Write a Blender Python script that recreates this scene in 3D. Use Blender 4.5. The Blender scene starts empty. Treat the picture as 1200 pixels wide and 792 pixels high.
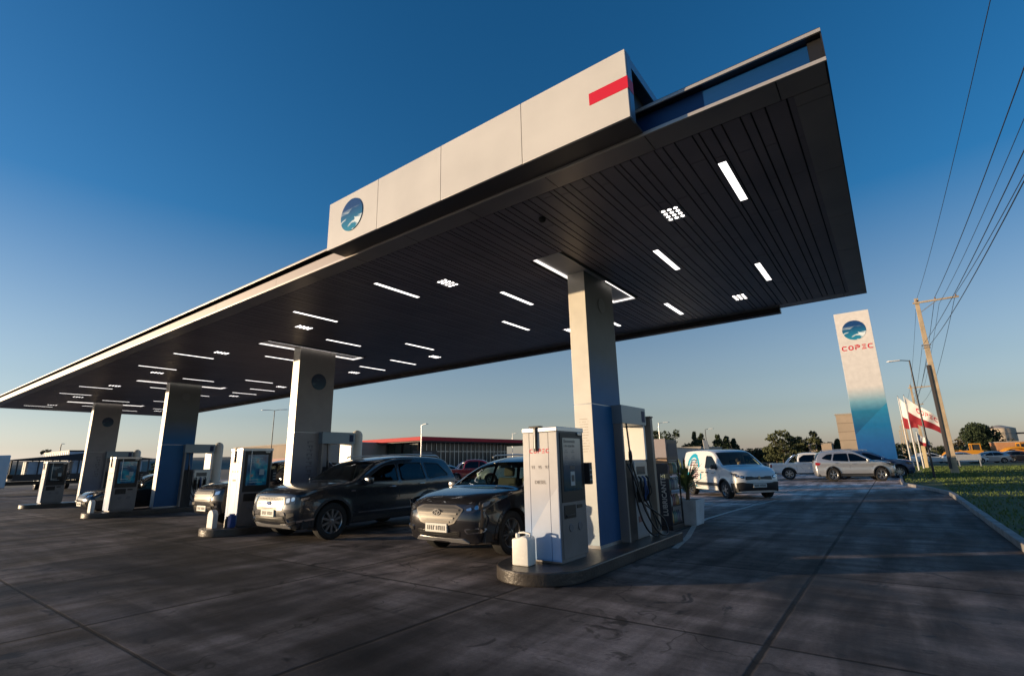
import bpy, bmesh, math, random
from mathutils import Vector, Matrix, Quaternion
from mathutils.geometry import delaunay_2d_cdt
random.seed(7)
R = math.radians
S = bpy.context.scene
COL = S.collection

# ------------------------------------------------------------------ camera
cam_d = bpy.data.cameras.new('camera')
cam = bpy.data.objects.new('camera', cam_d); COL.objects.link(cam)
cam_d.sensor_width = 36; cam_d.sensor_fit = 'HORIZONTAL'
cam_d.lens = 586.3 * 36 / 1200
cam_d.clip_start = .05; cam_d.clip_end = 5000
yaw, pitch, roll = R(-36.39), R(13.86), R(-1.34)
fw = Vector((math.sin(yaw)*math.cos(pitch), math.cos(yaw)*math.cos(pitch), math.sin(pitch)))
rt = Vector((math.cos(yaw), -math.sin(yaw), 0)); up = rt.cross(fw)
r2 = rt*math.cos(roll) + up*math.sin(roll); u2 = -rt*math.sin(roll) + up*math.cos(roll)
M = Matrix((r2, u2, -fw)).transposed().to_4x4(); M.translation = Vector((3.994, -7.655, 1.55))
cam.matrix_world = M
S.camera = cam
S.render.resolution_x = 1024; S.render.resolution_y = 675
# ------------------------------------------------------------------ world, sun, exposure
SUN_EL, SUN_ROT = 3.9, 234.0
w = bpy.data.worlds.new('World'); S.world = w; w.use_nodes = True
nt = w.node_tree; bg = nt.nodes['Background']
sky = nt.nodes.new('ShaderNodeTexSky'); sky.sky_type = 'NISHITA'; sky.sun_disc = False
sky.sun_elevation = R(SUN_EL); sky.sun_rotation = R(SUN_ROT)
sky.air_density = 1.0; sky.dust_density = 0.5; sky.ozone_density = 3.4; sky.altitude = 100
wtc = nt.nodes.new('ShaderNodeTexCoord'); wsp = nt.nodes.new('ShaderNodeSeparateXYZ'); nt.links.new(wtc.outputs['Generated'], wsp.inputs[0])
wmr = nt.nodes.new('ShaderNodeMapRange'); wmr.inputs[1].default_value = -.02; wmr.inputs[2].default_value = .42; wmr.inputs[3].default_value = .32; wmr.inputs[4].default_value = 1.14
nt.links.new(wsp.outputs[2], wmr.inputs[0])
hs = nt.nodes.new('ShaderNodeHueSaturation'); nt.links.new(wmr.outputs[0], hs.inputs['Saturation']); nt.links.new(sky.outputs[0], hs.inputs['Color'])
tn = nt.nodes.new('ShaderNodeMix'); tn.data_type = 'RGBA'; tn.blend_type = 'MULTIPLY'; tn.inputs[7].default_value = (1.26, 1.16, 1.20, 1)
tm = nt.nodes.new('ShaderNodeMapRange'); tm.inputs[1].default_value = 0; tm.inputs[2].default_value = .14; tm.inputs[3].default_value = 1; tm.inputs[4].default_value = 0
nt.links.new(wsp.outputs[2], tm.inputs[0]); nt.links.new(tm.outputs[0], tn.inputs[0]); nt.links.new(hs.outputs[0], tn.inputs[6])
nt.links.new(tn.outputs[2], bg.inputs[0]); bg.inputs[1].default_value = 0.15
sd = bpy.data.lights.new('sun', 'SUN'); sun = bpy.data.objects.new('sun', sd); COL.objects.link(sun)
az = R(SUN_ROT)
sv = Vector((math.sin(az)*math.cos(R(SUN_EL)), math.cos(az)*math.cos(R(SUN_EL)), math.sin(R(SUN_EL))))
sun.rotation_euler = sv.to_track_quat('Z', 'Y').to_euler()
sd.energy = 3.4; sd.angle = R(.5); sd.color = (1.0, .74, .46)
S.view_settings.view_transform = 'Standard'; S.view_settings.look = 'None'
S.view_settings.exposure = .85; S.view_settings.gamma = 1

# ------------------------------------------------------------------ helpers
def tag(o, label=None, cat=None, group=None, kind=None):
    if label: o['label'] = label
    if cat: o['category'] = cat
    if group: o['group'] = group
    if kind: o['kind'] = kind
    return o
def empty(name, loc=(0,0,0), rz=0):
    o = bpy.data.objects.new(name, None); COL.objects.link(o)
    o.location = loc; o.rotation_euler = (0,0,rz); o.empty_display_size = .2
    return o
def thing(name, label, cat, loc=(0,0,0), rz=0, group=None):
    return tag(empty(name, loc, rz), label, cat, group)
KIDS = {}
def copy_tree(o, parent=None):
    c = o.copy(); COL.objects.link(c)
    if parent is not None:
        c.parent = parent; KIDS.setdefault(parent.name, []).append(c)
    for ch in list(KIDS.get(o.name, [])): copy_tree(ch, c)
    return c
class MB:
    def __init__(s): s.v=[]; s.f=[]; s.m=[]; s.cur=0
    def add(s, vs, fs, mi=None):
        b=len(s.v); s.v+= [tuple(v) for v in vs]
        for f in fs: s.f.append([i+b for i in f]); s.m.append(s.cur if mi is None else mi)
        return s
    def box(s, x0,x1,y0,y1,z0,z1, mi=None, mat=None):
        vs=[Vector((x,y,z)) for z in (z0,z1) for y in (y0,y1) for x in (x0,x1)]
        if mat: vs=[mat@v for v in vs]
        return s.add(vs, [(0,2,3,1),(4,5,7,6),(0,1,5,4),(2,6,7,3),(0,4,6,2),(1,3,7,5)], mi)
    def bar(s, p0, p1, a, b, mi=None):
        p0,p1=Vector(p0),Vector(p1); d=p1-p0
        q=d.to_track_quat('Z','Y').to_matrix().to_4x4(); q.translation=p0
        return s.box(-a/2,a/2,-b/2,b/2,0,d.length,mi,q)
    def tube(s, pts, r, n=8, mi=None, cap=True):
        pts=[Vector(p) for p in pts]; rs = r if isinstance(r,(list,tuple)) else [r]*len(pts)
        vs=[]; prev=None
        for i,p in enumerate(pts):
            d=(pts[min(i+1,len(pts)-1)]-pts[max(i-1,0)]).normalized()
            if prev is None:
                a=d.orthogonal().normalized()
            else:
                a=(prev-d*prev.dot(d)); a = a.normalized() if a.length>1e-6 else d.orthogonal().normalized()
            prev=a; b=d.cross(a)
            for k in range(n):
                t=2*math.pi*k/n; vs.append(p+(a*math.cos(t)+b*math.sin(t))*rs[i])
        fs=[]
        for i in range(len(pts)-1):
            for k in range(n):
                k2=(k+1)%n; fs.append((i*n+k,i*n+k2,(i+1)*n+k2,(i+1)*n+k))
        if cap: fs.append(tuple(range(n))[::-1]); fs.append(tuple((len(pts)-1)*n+k for k in range(n)))
        return s.add(vs,fs,mi)
    def lathe(s, prof, n=24, mat=None, mi=None, cap=False):
        vs=[];m=len(prof)
        for k in range(n):
            t=2*math.pi*k/n
            for r,z in prof:
                v=Vector((r*math.cos(t),r*math.sin(t),z)); vs.append(mat@v if mat else v)
        fs=[]
        for k in range(n):
            k2=(k+1)%n
            for j in range(m-1): fs.append((k*m+j,k2*m+j,k2*m+j+1,k*m+j+1))
        if cap:
            fs.append(tuple(k*m+m-1 for k in range(n))); fs.append(tuple(k*m for k in range(n))[::-1])
        return s.add(vs,fs,mi)
    def prism(s, poly, h, mat=None, mi=None):      # poly in xy, extruded z 0..h
        n=len(poly); vs=[Vector((p[0],p[1],z)) for z in (0,h) for p in poly]
        if mat: vs=[mat@v for v in vs]
        return s.add(vs,[tuple(range(n))[::-1],tuple(range(n,2*n))]+[(i,(i+1)%n,(i+1)%n+n,i+n) for i in range(n)],mi)
    def build(s, name, mats, parent=None, smooth=None, bevel=0, seg=2, loc=None):
        me=bpy.data.meshes.new(name); me.from_pydata(s.v,[],s.f)
        if not isinstance(mats,(list,tuple)): mats=[mats]
        for m in mats: me.materials.append(m)
        for p,mi in zip(me.polygons,s.m): p.material_index=min(mi,len(mats)-1)
        bm=bmesh.new(); bm.from_mesh(me)
        if smooth is not None or bevel: bmesh.ops.remove_doubles(bm,verts=bm.verts,dist=1e-5)
        if bevel:
            es=[e for e in bm.edges if len(e.link_faces)==2 and e.calc_face_angle(0)>R(30)]
            bmesh.ops.bevel(bm,geom=es,offset=bevel,segments=seg,affect='EDGES',profile=.5,clamp_overlap=True)
        bm.to_mesh(me); bm.free()
        if smooth is None and bevel: smooth=20 if seg<3 else 35
        if smooth is not None:
            for p in me.polygons: p.use_smooth=True
            me.set_sharp_from_angle(angle=R(smooth))
        o=bpy.data.objects.new(name,me); COL.objects.link(o)
        if parent is not None: o.parent=parent; KIDS.setdefault(parent.name,[]).append(o)
        if loc: o.location=loc
        return o
def XZ(o, ux, uz):      # matrix taking local x->ux, y->uz (in-plane), z->normal
    ux,uz=Vector(ux).normalized(),Vector(uz).normalized(); n=ux.cross(uz)
    m=Matrix((ux,uz,n)).transposed().to_4x4(); m.translation=Vector(o); return m

# ------------------------------------------------------------------ materials
MATS={}
def mat(name, c=(.5,.5,.5), rough=.5, metal=0, spec=.5, coat=0, noise=0, nscale=5, bump=0, bscale=40, emit=None, estr=1, alpha=1):
    if name in MATS: return MATS[name]
    m=bpy.data.materials.new(name); m.use_nodes=True; n=m.node_tree; b=n.nodes['Principled BSDF']
    b.inputs['Base Color'].default_value=(*c,1); b.inputs['Roughness'].default_value=rough
    b.inputs['Metallic'].default_value=metal; b.inputs['Specular IOR Level'].default_value=spec
    b.inputs['Coat Weight'].default_value=coat; b.inputs['Coat Roughness'].default_value=.04
    tc=n.nodes.new('ShaderNodeTexCoord')
    if noise:
        t=n.nodes.new('ShaderNodeTexNoise'); t.inputs['Scale'].default_value=nscale; t.inputs['Detail'].default_value=6
        n.links.new(tc.outputs['Object'],t.inputs['Vector'])
        r=n.nodes.new('ShaderNodeMapRange'); r.inputs[1].default_value=.3; r.inputs[2].default_value=.7
        r.inputs[3].default_value=1-noise; r.inputs[4].default_value=1+noise
        n.links.new(t.outputs[0],r.inputs[0])
        x=n.nodes.new('ShaderNodeVectorMath'); x.operation='SCALE'; x.inputs[0].default_value=c
        n.links.new(r.outputs[0],x.inputs['Scale']); n.links.new(x.outputs[0],b.inputs['Base Color'])
        r3=n.nodes.new('ShaderNodeMapRange'); r3.inputs[3].default_value=max(0,rough-noise*.3); r3.inputs[4].default_value=min(1,rough+noise*.3)
        n.links.new(t.outputs[0],r3.inputs[0]); n.links.new(r3.outputs[0],b.inputs['Roughness'])
    if bump:
        t2=n.nodes.new('ShaderNodeTexNoise'); t2.inputs['Scale'].default_value=bscale; t2.inputs['Detail'].default_value=5
        n.links.new(tc.outputs['Object'],t2.inputs['Vector'])
        bp=n.nodes.new('ShaderNodeBump'); bp.inputs['Strength'].default_value=bump; bp.inputs['Distance'].default_value=.02
        n.links.new(t2.outputs[0],bp.inputs['Height']); n.links.new(bp.outputs[0],b.inputs['Normal'])
    if emit:
        b.inputs['Emission Color'].default_value=(*emit,1); b.inputs['Emission Strength'].default_value=estr
    MATS[name]=m; return m
def ramp_mat(name, axis, stops, rough=.4, metal=0, space='Object', coat=0):
    """paint that really changes colour along an axis (printed gradients)"""
    m=mat(name,(.5,.5,.5),rough,metal,coat=coat); n=m.node_tree; b=n.nodes['Principled BSDF']
    tc=[x for x in n.nodes if x.type=='TEX_COORD'][0]
    sp=n.nodes.new('ShaderNodeSeparateXYZ'); n.links.new(tc.outputs[space],sp.inputs[0])
    lo,hi=stops[0][0],stops[-1][0]
    r=n.nodes.new('ShaderNodeMapRange'); r.inputs[1].default_value=lo; r.inputs[2].default_value=hi
    n.links.new(sp.outputs[axis],r.inputs[0])
    cr=n.nodes.new('ShaderNodeValToRGB'); e=cr.color_ramp.elements
    for i,(p,c) in enumerate(stops):
        q=(p-lo)/(hi-lo)
        el=e[i] if i<2 else e.new(q)
        el.position=q; el.color=(*c,1)
    n.links.new(r.outputs[0],cr.inputs[0])
    t=n.nodes.new('ShaderNodeTexNoise'); t.inputs['Scale'].default_value=3; t.inputs['Detail'].default_value=8
    n.links.new(tc.outputs['Object'],t.inputs['Vector'])
    rr=n.nodes.new('ShaderNodeMapRange'); rr.inputs[1].default_value=.3; rr.inputs[2].default_value=.7; rr.inputs[3].default_value=.9; rr.inputs[4].default_value=1.04
    n.links.new(t.outputs[0],rr.inputs[0])
    x=n.nodes.new('ShaderNodeVectorMath'); x.operation='SCALE'
    n.links.new(cr.outputs[0],x.inputs[0]); n.links.new(rr.outputs[0],x.inputs['Scale']); n.links.new(x.outputs[0],b.inputs['Base Color'])
    return m
def glass(name, tint=(.1,.12,.13), mixf=.0):
    m=bpy.data.materials.new(name); m.use_nodes=True; n=m.node_tree; n.nodes.clear()
    o=n.nodes.new('ShaderNodeOutputMaterial'); mx=n.nodes.new('ShaderNodeMixShader')
    t=n.nodes.new('ShaderNodeBsdfTransparent'); t.inputs[0].default_value=(*tint,1)
    g=n.nodes.new('ShaderNodeBsdfGlossy'); g.inputs['Roughness'].default_value=.02; g.inputs[0].default_value=(.95,.95,.95,1)
    ge=n.nodes.new('ShaderNodeNewGeometry'); dt=n.nodes.new('ShaderNodeVectorMath'); dt.operation='DOT_PRODUCT'; n.links.new(ge.outputs['Normal'],dt.inputs[0]); n.links.new(ge.outputs['Incoming'],dt.inputs[1])
    ab=n.nodes.new('ShaderNodeMath'); ab.operation='ABSOLUTE'; n.links.new(dt.outputs['Value'],ab.inputs[0]); om=n.nodes.new('ShaderNodeMath'); om.operation='SUBTRACT'; om.inputs[0].default_value=1; n.links.new(ab.outputs[0],om.inputs[1])
    pw=n.nodes.new('ShaderNodeMath'); pw.operation='POWER'; pw.inputs[1].default_value=5; n.links.new(om.outputs[0],pw.inputs[0]); f=n.nodes.new('ShaderNodeMath'); f.operation='MULTIPLY_ADD'; f.inputs[1].default_value=.75; f.inputs[2].default_value=.05; n.links.new(pw.outputs[0],f.inputs[0])
    n.links.new(f.outputs[0],mx.inputs[0]); n.links.new(t.outputs[0],mx.inputs[1]); n.links.new(g.outputs[0],mx.inputs[2]); n.links.new(mx.outputs[0],o.inputs[0])
    MATS[name]=m; return m
white=mat('white_panel',(.74,.73,.71),.42,0,.4,noise=.05,nscale=2)
cream=mat('cream_panel',(.62,.605,.58),.38,0,.45,noise=.06,nscale=1.5)
alu=mat('aluminium',(.62,.62,.62),.35,.75,noise=.06,nscale=6)
soff=mat('soffit_plank',(.23,.198,.225),.42,.08,.5,noise=.18,nscale=1.2)
border=mat('soffit_border',(.34,.30,.29),.36,.3,.5,noise=.10,nscale=1.5)
seam=mat('seam',(.012,.012,.013),.7)
dark=mat('dark_metal',(.03,.03,.034),.4,.3)
black=mat('black_plastic',(.012,.012,.013),.45)
rubber=mat('rubber',(.014,.014,.014),.75,noise=.2,nscale=20)
blue=mat('blue_panel',(.010,.085,.26),.35,.0,.5,coat=.3)
red=mat('red_paint',(.62,.016,.035),.4)
led=mat('led',(.9,.9,.9),.5,emit=(1,.95,.9),estr=1.5)
chrome=mat('chrome',(.75,.75,.76),.12,1)
steel=mat('steel',(.42,.42,.43),.32,.9,noise=.1,nscale=8)
led2=mat('led_strip',(.8,.78,.75),.5,emit=(1,.93,.88),estr=.85)
ledsq=mat('led_square',(.9,.9,.9),.5,emit=(1,.93,.88),estr=3.6)
cpaint=mat('concrete_kerb',(.26,.25,.24),.75,noise=.25,nscale=3,bump=.4,bscale=30)
# forecourt concrete: slabs, saw-cut joints, oil stains, tyre marks
def concrete():
    m=mat('forecourt_concrete',(.2,.2,.2),.6); n=m.node_tree; b=n.nodes['Principled BSDF']; L=n.links.new
    tc=[x for x in n.nodes if x.type=='TEX_COORD'][0]
    def noise(scale,det=8,dist=0,vec=None,rg=.55):
        t=n.nodes.new('ShaderNodeTexNoise'); t.inputs['Scale'].default_value=scale; t.inputs['Detail'].default_value=det
        t.inputs['Distortion'].default_value=dist; t.inputs['Roughness'].default_value=rg
        L(vec or tc.outputs['Object'],t.inputs['Vector']); return t.outputs[0]
    def mr(x,a,b_,c,d):
        r=n.nodes.new('ShaderNodeMapRange'); r.inputs[1].default_value=a; r.inputs[2].default_value=b_; r.inputs[3].default_value=c; r.inputs[4].default_value=d
        L(x,r.inputs[0]); return r.outputs[0]
    def math_(op,a,b_=None,c=None):
        q=n.nodes.new('ShaderNodeMath'); q.operation=op
        for i,v in enumerate((a,b_,c)):
            if v is None: continue
            if isinstance(v,(int,float)): q.inputs[i].default_value=v
            else: L(v,q.inputs[i])
        return q.outputs[0]
    sp=n.nodes.new('ShaderNodeSeparateXYZ'); L(tc.outputs['Object'],sp.inputs[0]); X,Y=sp.outputs[0],sp.outputs[1]
    big=mr(noise(.20,5,.6),.32,.70,.50,1.30); mid=mr(noise(1.1,9,.8),.3,.72,.60,1.34); fine=math_('MULTIPLY',mr(noise(26,6),.25,.75,.80,1.16),mr(noise(110,3),.3,.7,.82,1.14))
    st=n.nodes.new('ShaderNodeMapping'); st.inputs['Scale'].default_value=(1.6,.22,1); st.inputs['Rotation'].default_value=(0,0,R(-24)); L(tc.outputs['Object'],st.inputs[0])
    streak=mr(noise(1.5,7,.4,st.outputs[0]),.38,.62,.55,1.30)
    st2=n.nodes.new('ShaderNodeMapping'); st2.inputs['Scale'].default_value=(.25,2.2,1); L(tc.outputs['Object'],st2.inputs[0])
    streak2=mr(noise(1.2,7,.3,st2.outputs[0]),.40,.62,.66,1.16)
    spots=mr(noise(2.3,4,1.2),.62,.68,1,.30)
    grease=mr(noise(.55,7,1.0),.42,.66,1.22,.42)
    v=math_('MULTIPLY',big,mid); v=math_('MULTIPLY',v,fine); v=math_('MULTIPLY',v,streak); v=math_('MULTIPLY',v,streak2); v=math_('MULTIPLY',v,spots); v=math_('MULTIPLY',v,grease)
    # broad oil-darkened band where traffic leaves the pumps
    bx=n.nodes.new('ShaderNodeMath'); dl=math_('ADD',math_('MULTIPLY',X,.196),math_('MULTIPLY',Y,.98)); dl=math_('ADD',dl,4.55); dl=math_('ADD',dl,math_('MULTIPLY',math_('SUBTRACT',noise(.5,5,.5),.5),2.6))
    v=math_('MULTIPLY',v,mr(math_('ABSOLUTE',dl),.15,1.25,.42,1.0))
    dl2=math_('ADD',math_('SUBTRACT',X,.2),math_('MULTIPLY',math_('SUBTRACT',noise(.6,5,.5),.5),2.4)); v=math_('MULTIPLY',v,math_('MAXIMUM',mr(math_('ABSOLUTE',dl2),.3,1.5,.6,1.0),mr(Y,-3,-1,0,1)))
    # slab tint
    def cell(c,o,s): return math_('FLOOR',math_('DIVIDE',math_('SUBTRACT',c,o),s))
    wn=n.nodes.new('ShaderNodeTexWhiteNoise'); wn.noise_dimensions='2D'; cb=n.nodes.new('ShaderNodeCombineXYZ')
    L(cell(X,2.87,2.95),cb.inputs[0]); L(cell(Y,-2.63,3.1),cb.inputs[1]); L(cb.outputs[0],wn.inputs['Vector'])
    v=math_('MULTIPLY',v,mr(wn.outputs[0],0,1,.86,1.12))
    # long tyre tracks in the driving lanes, a few cracks
    tk=math_('ABSOLUTE',math_('SUBTRACT',math_('ABSOLUTE',math_('SUBTRACT',X,math_('ADD',4.0,math_('MULTIPLY',noise(.15,2),.8)))),.78))
    tkm=math_('MULTIPLY',mr(tk,.05,.26,1,0),mr(noise(3.0,5,.5,st2.outputs[0]),.38,.62,.1,1)); v=math_('MULTIPLY',v,mr(tkm,0,1,1,.66))
    vo=n.nodes.new('ShaderNodeTexVoronoi'); vo.feature='DISTANCE_TO_EDGE'; vo.inputs['Scale'].default_value=.26
    wv=n.nodes.new('ShaderNodeVectorMath'); wv.operation='ADD'; nz=n.nodes.new('ShaderNodeTexNoise'); nz.inputs['Scale'].default_value=2.2; L(tc.outputs['Object'],nz.inputs['Vector'])
    L(tc.outputs['Object'],wv.inputs[0]); L(nz.outputs['Color'],wv.inputs[1]); L(wv.outputs[0],vo.inputs['Vector'])
    v=math_('MULTIPLY',v,mr(math_('MAXIMUM',mr(vo.outputs[0],.0,.006,0,1),mr(noise(.7,2),.5,.55,0,1)),0,1,.45,1))
    # joints
    def joint(c,o,s,wd):
        fr=math_('FRACT',math_('DIVIDE',math_('SUBTRACT',c,o-s/2),s)); d=math_('MULTIPLY',math_('ABSOLUTE',math_('SUBTRACT',fr,.5)),s)
        wob=math_('MULTIPLY',math_('SUBTRACT',noise(6,3),.5),.02)
        return mr(math_('ADD',d,wob),wd*.5,wd,0,1)
    jx=joint(X,2.87,2.95,.034); jy=joint(Y,-2.63,3.1,.026); j=math_('MULTIPLY',jx,jy)
    v=math_('MULTIPLY',v,mr(j,0,1,.25,1))
    cm=n.nodes.new('ShaderNodeVectorMath'); cm.operation='SCALE'; sunlit=math_('MULTIPLY',mr(math_('SUBTRACT',Y,math_('MULTIPLY',X,2.1)),10.0,13.0,0,1),math_('MAXIMUM',mr(X,-5,-2.5,0,1),mr(Y,14,20,0,1))); v=math_('MULTIPLY',v,mr(sunlit,0,1,1,3.6)); cm.inputs[0].default_value=(.235,.192,.172); L(v,cm.inputs['Scale']); L(cm.outputs[0],b.inputs['Base Color'])  # sunlit pavement beyond the shadow edge, painted in as a paler base colour
    L(mr(math_('MULTIPLY',grease,spots),.3,1.1,.62,.92),b.inputs['Roughness']); b.inputs['Specular IOR Level'].default_value=.28
    bp=n.nodes.new('ShaderNodeBump'); bp.inputs['Strength'].default_value=.6; bp.inputs['Distance'].default_value=.012
    hh=math_('ADD',math_('MULTIPLY',fine,.35),math_('ADD',math_('MULTIPLY',mid,.25),math_('MULTIPLY',j,.3))); L(hh,bp.inputs['Height']); L(bp.outputs[0],b.inputs['Normal'])
    return m
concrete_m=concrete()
asphalt=mat('asphalt',(.05,.05,.052),.8,noise=.25,nscale=3,bump=.5,bscale=60)
dirt=mat('dry_ground',(.16,.13,.09),.9,noise=.35,nscale=.3,bump=.5,bscale=3)
lawn_m=mat('lawn_turf',(.060,.085,.018),.9,noise=.4,nscale=1.3,bump=1.0,bscale=25)
blade_m=mat('grass_blades',(.085,.125,.025),.8,noise=.4,nscale=2)

# ------------------------------------------------------------------ lettering
def text_mesh(txt, size, m, parent, name='lettering', org=(0,0,0), ux=(1,0,0), uz=(0,0,1), align='LEFT', depth=.001, sx=1.0, bold=0):
    cu=bpy.data.curves.new('t','FONT'); cu.body=txt; cu.size=size; cu.align_x=align; cu.extrude=depth; cu.offset=bold; cu.resolution_u=3
    o=bpy.data.objects.new('t',cu); COL.objects.link(o)
    me=bpy.data.meshes.new_from_object(o.evaluated_get(bpy.context.evaluated_depsgraph_get()))
    bpy.data.objects.remove(o); bpy.data.curves.remove(cu)
    me.materials.clear(); me.materials.append(m); me.name=name
    mt=XZ(org,ux,uz)@Matrix.Diagonal((sx,1,1,1)); me.transform(mt)
    o=bpy.data.objects.new(name,me); COL.objects.link(o)
    if parent is not None: o.parent=parent; KIDS.setdefault(parent.name,[]).append(o)
    return o
def ribbon2(mb, pts, wd, mt, th=.002, closed=False):
    """flat stroke of width wd through 2-D points, mapped by matrix"""
    P=[Vector(p) for p in pts]; n=len(P); L_=[];R_=[]
    for i in range(n):
        a=P[i-1] if (i>0 or closed) else None; c=P[(i+1)%n] if (i<n-1 or closed) else None
        d0=(P[i]-a).normalized() if a is not None else None; d1=(c-P[i]).normalized() if c is not None else None
        if d0 is None: d0=d1
        if d1 is None: d1=d0
        t=(d0+d1); t=t.normalized() if t.length>1e-6 else d0
        nn=Vector((-t.y,t.x)); k=1/max(.5,nn.dot(Vector((-d1.y,d1.x))))
        L_.append(P[i]+nn*wd/2*k); R_.append(P[i]-nn*wd/2*k)
    vs=[mt@Vector((p.x,p.y,z)) for z in (0,th) for p in L_+R_]
    fs=[]; m=n if closed else n-1
    for i in range(m):
        j=(i+1)%n; fs.append((i+2*n,j+2*n,j+3*n,i+3*n)[::-1]); 
        fs.append((i,j,j+2*n,i+2*n)); fs.append((i+n,i+3*n,j+3*n,j+n))
    mb.add(vs,fs)
def arc(cx,cy,r,a0,a1,n=6): return [(cx+r*math.cos(R(a0+(a1-a0)*i/n)),cy+r*math.sin(R(a0+(a1-a0)*i/n))) for i in range(n+1)]
def wordmark(h, m, parent, org, ux, uz=(0,0,1), name='lettering'):
    """C O P (three bars) C, wide rounded strokes; org = left bottom"""
    mb=MB(); mt=XZ(org,ux,uz); wd=h*.2; a=wd/2; W=h*.90; r=h*.30; x=0
    def C(x): return [(x+W-a*.2,h-a)]+arc(x+a+r,h-a-r,r,90,180)+arc(x+a+r,a+r,r,180,270)+[(x+W-a*.2,a)]
    ribbon2(mb,C(x),wd,mt); x+=W+h*.28
    ribbon2(mb,arc(x+a+r,h-a-r,r,90,180)+arc(x+a+r,a+r,r,180,270)+arc(x+W-a-r,a+r,r,270,360)+arc(x+W-a-r,h-a-r,r,0,90),wd,mt,closed=True); x+=W+h*.28
    ribbon2(mb,[(x+a,0),(x+a,h*.62),],wd,mt)
    ribbon2(mb,[(x,h-a),(x+W-a-r*.7,h-a)]+arc(x+W-a-r*.7,h-a-r*.7,r*.7,90,-90)+[(x+a*.6,h-a-r*1.4)],wd,mt); x+=W+h*.26
    ribbon2(mb,[(x+h*.1,h-a),(x+W*.86,h-a)],wd,mt); ribbon2(mb,[(x+h*.2,h/2),(x+W*.76,h/2)],wd,mt); ribbon2(mb,[(x,a),(x+W*.86,a)],wd,mt); x+=W+h*.16
    ribbon2(mb,C(x),wd,mt)
    return mb.build(name,m,parent)
def wm_w(h): return h*(.90*5+.28*2+.26+.16)
# emblem disc: blue globe with pale swirls
def emblem_mat(name, top=(.004,.045,.17), bot=(.01,.22,.36), cl=(.75,.85,.88), dim=1):
    m=mat(name,(.1,.2,.4),.3,coat=.3); n=m.node_tree; b=n.nodes['Principled BSDF']; L=n.links.new
    tc=[x for x in n.nodes if x.type=='TEX_COORD'][0]
    mp=n.nodes.new('ShaderNodeMapping'); L(tc.outputs['Generated'],mp.inputs[0]); mp.inputs['Rotation'].default_value=(R(12),R(14),R(14)); mp.inputs['Scale'].default_value=(1.5,1.5,3.2)
    t=n.nodes.new('ShaderNodeTexNoise'); t.inputs['Scale'].default_value=1.25; t.inputs['Detail'].default_value=3; t.inputs['Distortion'].default_value=.6; L(mp.outputs[0],t.inputs['Vector'])
    sp=n.nodes.new('ShaderNodeSeparateXYZ'); L(tc.outputs['Generated'],sp.inputs[0])
    cr=n.nodes.new('ShaderNodeValToRGB'); cr.color_ramp.elements[0].position=.1; cr.color_ramp.elements[0].color=(*bot,1); cr.color_ramp.elements[1].position=.75; cr.color_ramp.elements[1].color=(*top,1)
    L(sp.outputs[2],cr.inputs[0])
    r=n.nodes.new('ShaderNodeMapRange'); r.inputs[1].default_value=.52; r.inputs[2].default_value=.60; L(t.outputs[0],r.inputs[0])
    z=n.nodes.new('ShaderNodeMapRange'); z.inputs[1].default_value=.72; z.inputs[2].default_value=.5; z.inputs[3].default_value=0; z.inputs[4].default_value=dim; L(sp.outputs[2],z.inputs[0])
    q=n.nodes.new('ShaderNodeMath'); q.operation='MULTIPLY'; L(r.outputs[0],q.inputs[0]); L(z.outputs[0],q.inputs[1])
    mx=n.nodes.new('ShaderNodeMix'); mx.data_type='RGBA'; L(q.outputs[0],mx.inputs[0]); L(cr.outputs[0],mx.inputs[6]); mx.inputs[7].default_value=(*cl,1)
    L(mx.outputs[2],b.inputs['Base Color'])
    return m
embl=emblem_mat('emblem_print'); embl_d=emblem_mat('emblem_dark',(.004,.02,.06),(.005,.06,.11),(.1,.17,.22),.5)
def emblem(rad, parent, org, ux, uz=(0,0,1), m=None, th=.012, name='emblem'):
    mb=MB(); mb.lathe([(rad,0),(rad,th)],48,XZ(org,ux,uz),cap=True); return mb.build(name,m or embl,parent)

# ------------------------------------------------------------------ vehicles
glass_v=glass('vehicle_glass',(.60,.68,.60)); glass_d=glass('tinted_glass',(.07,.08,.09)); lens_g=glass('lamp_glass',(.75,.78,.8))
cabin_m=mat('cabin_trim',(.03,.03,.032),.8); seat_m=mat('seat_cloth',(.07,.065,.06),.85)
tyre_m=mat('tyre',(.016,.016,.016),.8,noise=.3,nscale=30); rim_m=mat('rim_alloy',(.5,.5,.5),.28,.9); rimd=mat('rim_dark',(.10,.10,.105),.35,.8)
hub_m=mat('brake_disc',(.05,.05,.05),.6,.5); clad=mat('cladding_plastic',(.022,.022,.023),.6)
tail_m=mat('tail_lamp',(.32,.006,.01),.2,coat=.6); amber=mat('amber_lamp',(.7,.2,.02),.3)
lampw=mat('lamp_reflector',(.75,.75,.76),.12,.9); plate_m=mat('plate_white',(.62,.61,.57),.5); ink=mat('plate_ink',(.03,.03,.03),.6)
def cr(pts, n=6):
    out=[];m=len(pts)
    for i in range(m-1):
        p0=pts[max(i-1,0)];p1=pts[i];p2=pts[i+1];p3=pts[min(i+2,m-1)]
        for k in range(n):
            t=k/n
            out.append(tuple(.5*((2*b)+(-a+c)*t+(2*a-5*b+4*c-d)*t*t+(-a+3*b-3*c+d)*t**3) for a,b,c,d in zip(p0,p1,p2,p3)))
    out.append(tuple(pts[-1])); return out
def inpoly(x,y,P):
    c=False;n=len(P);j=n-1
    for i in range(n):
        if (P[i][1]>y)!=(P[j][1]>y) and x<(P[j][0]-P[i][0])*(y-P[i][1])/(P[j][1]-P[i][1]+1e-12)+P[i][0]: c=not c
        j=i
    return c
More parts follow.
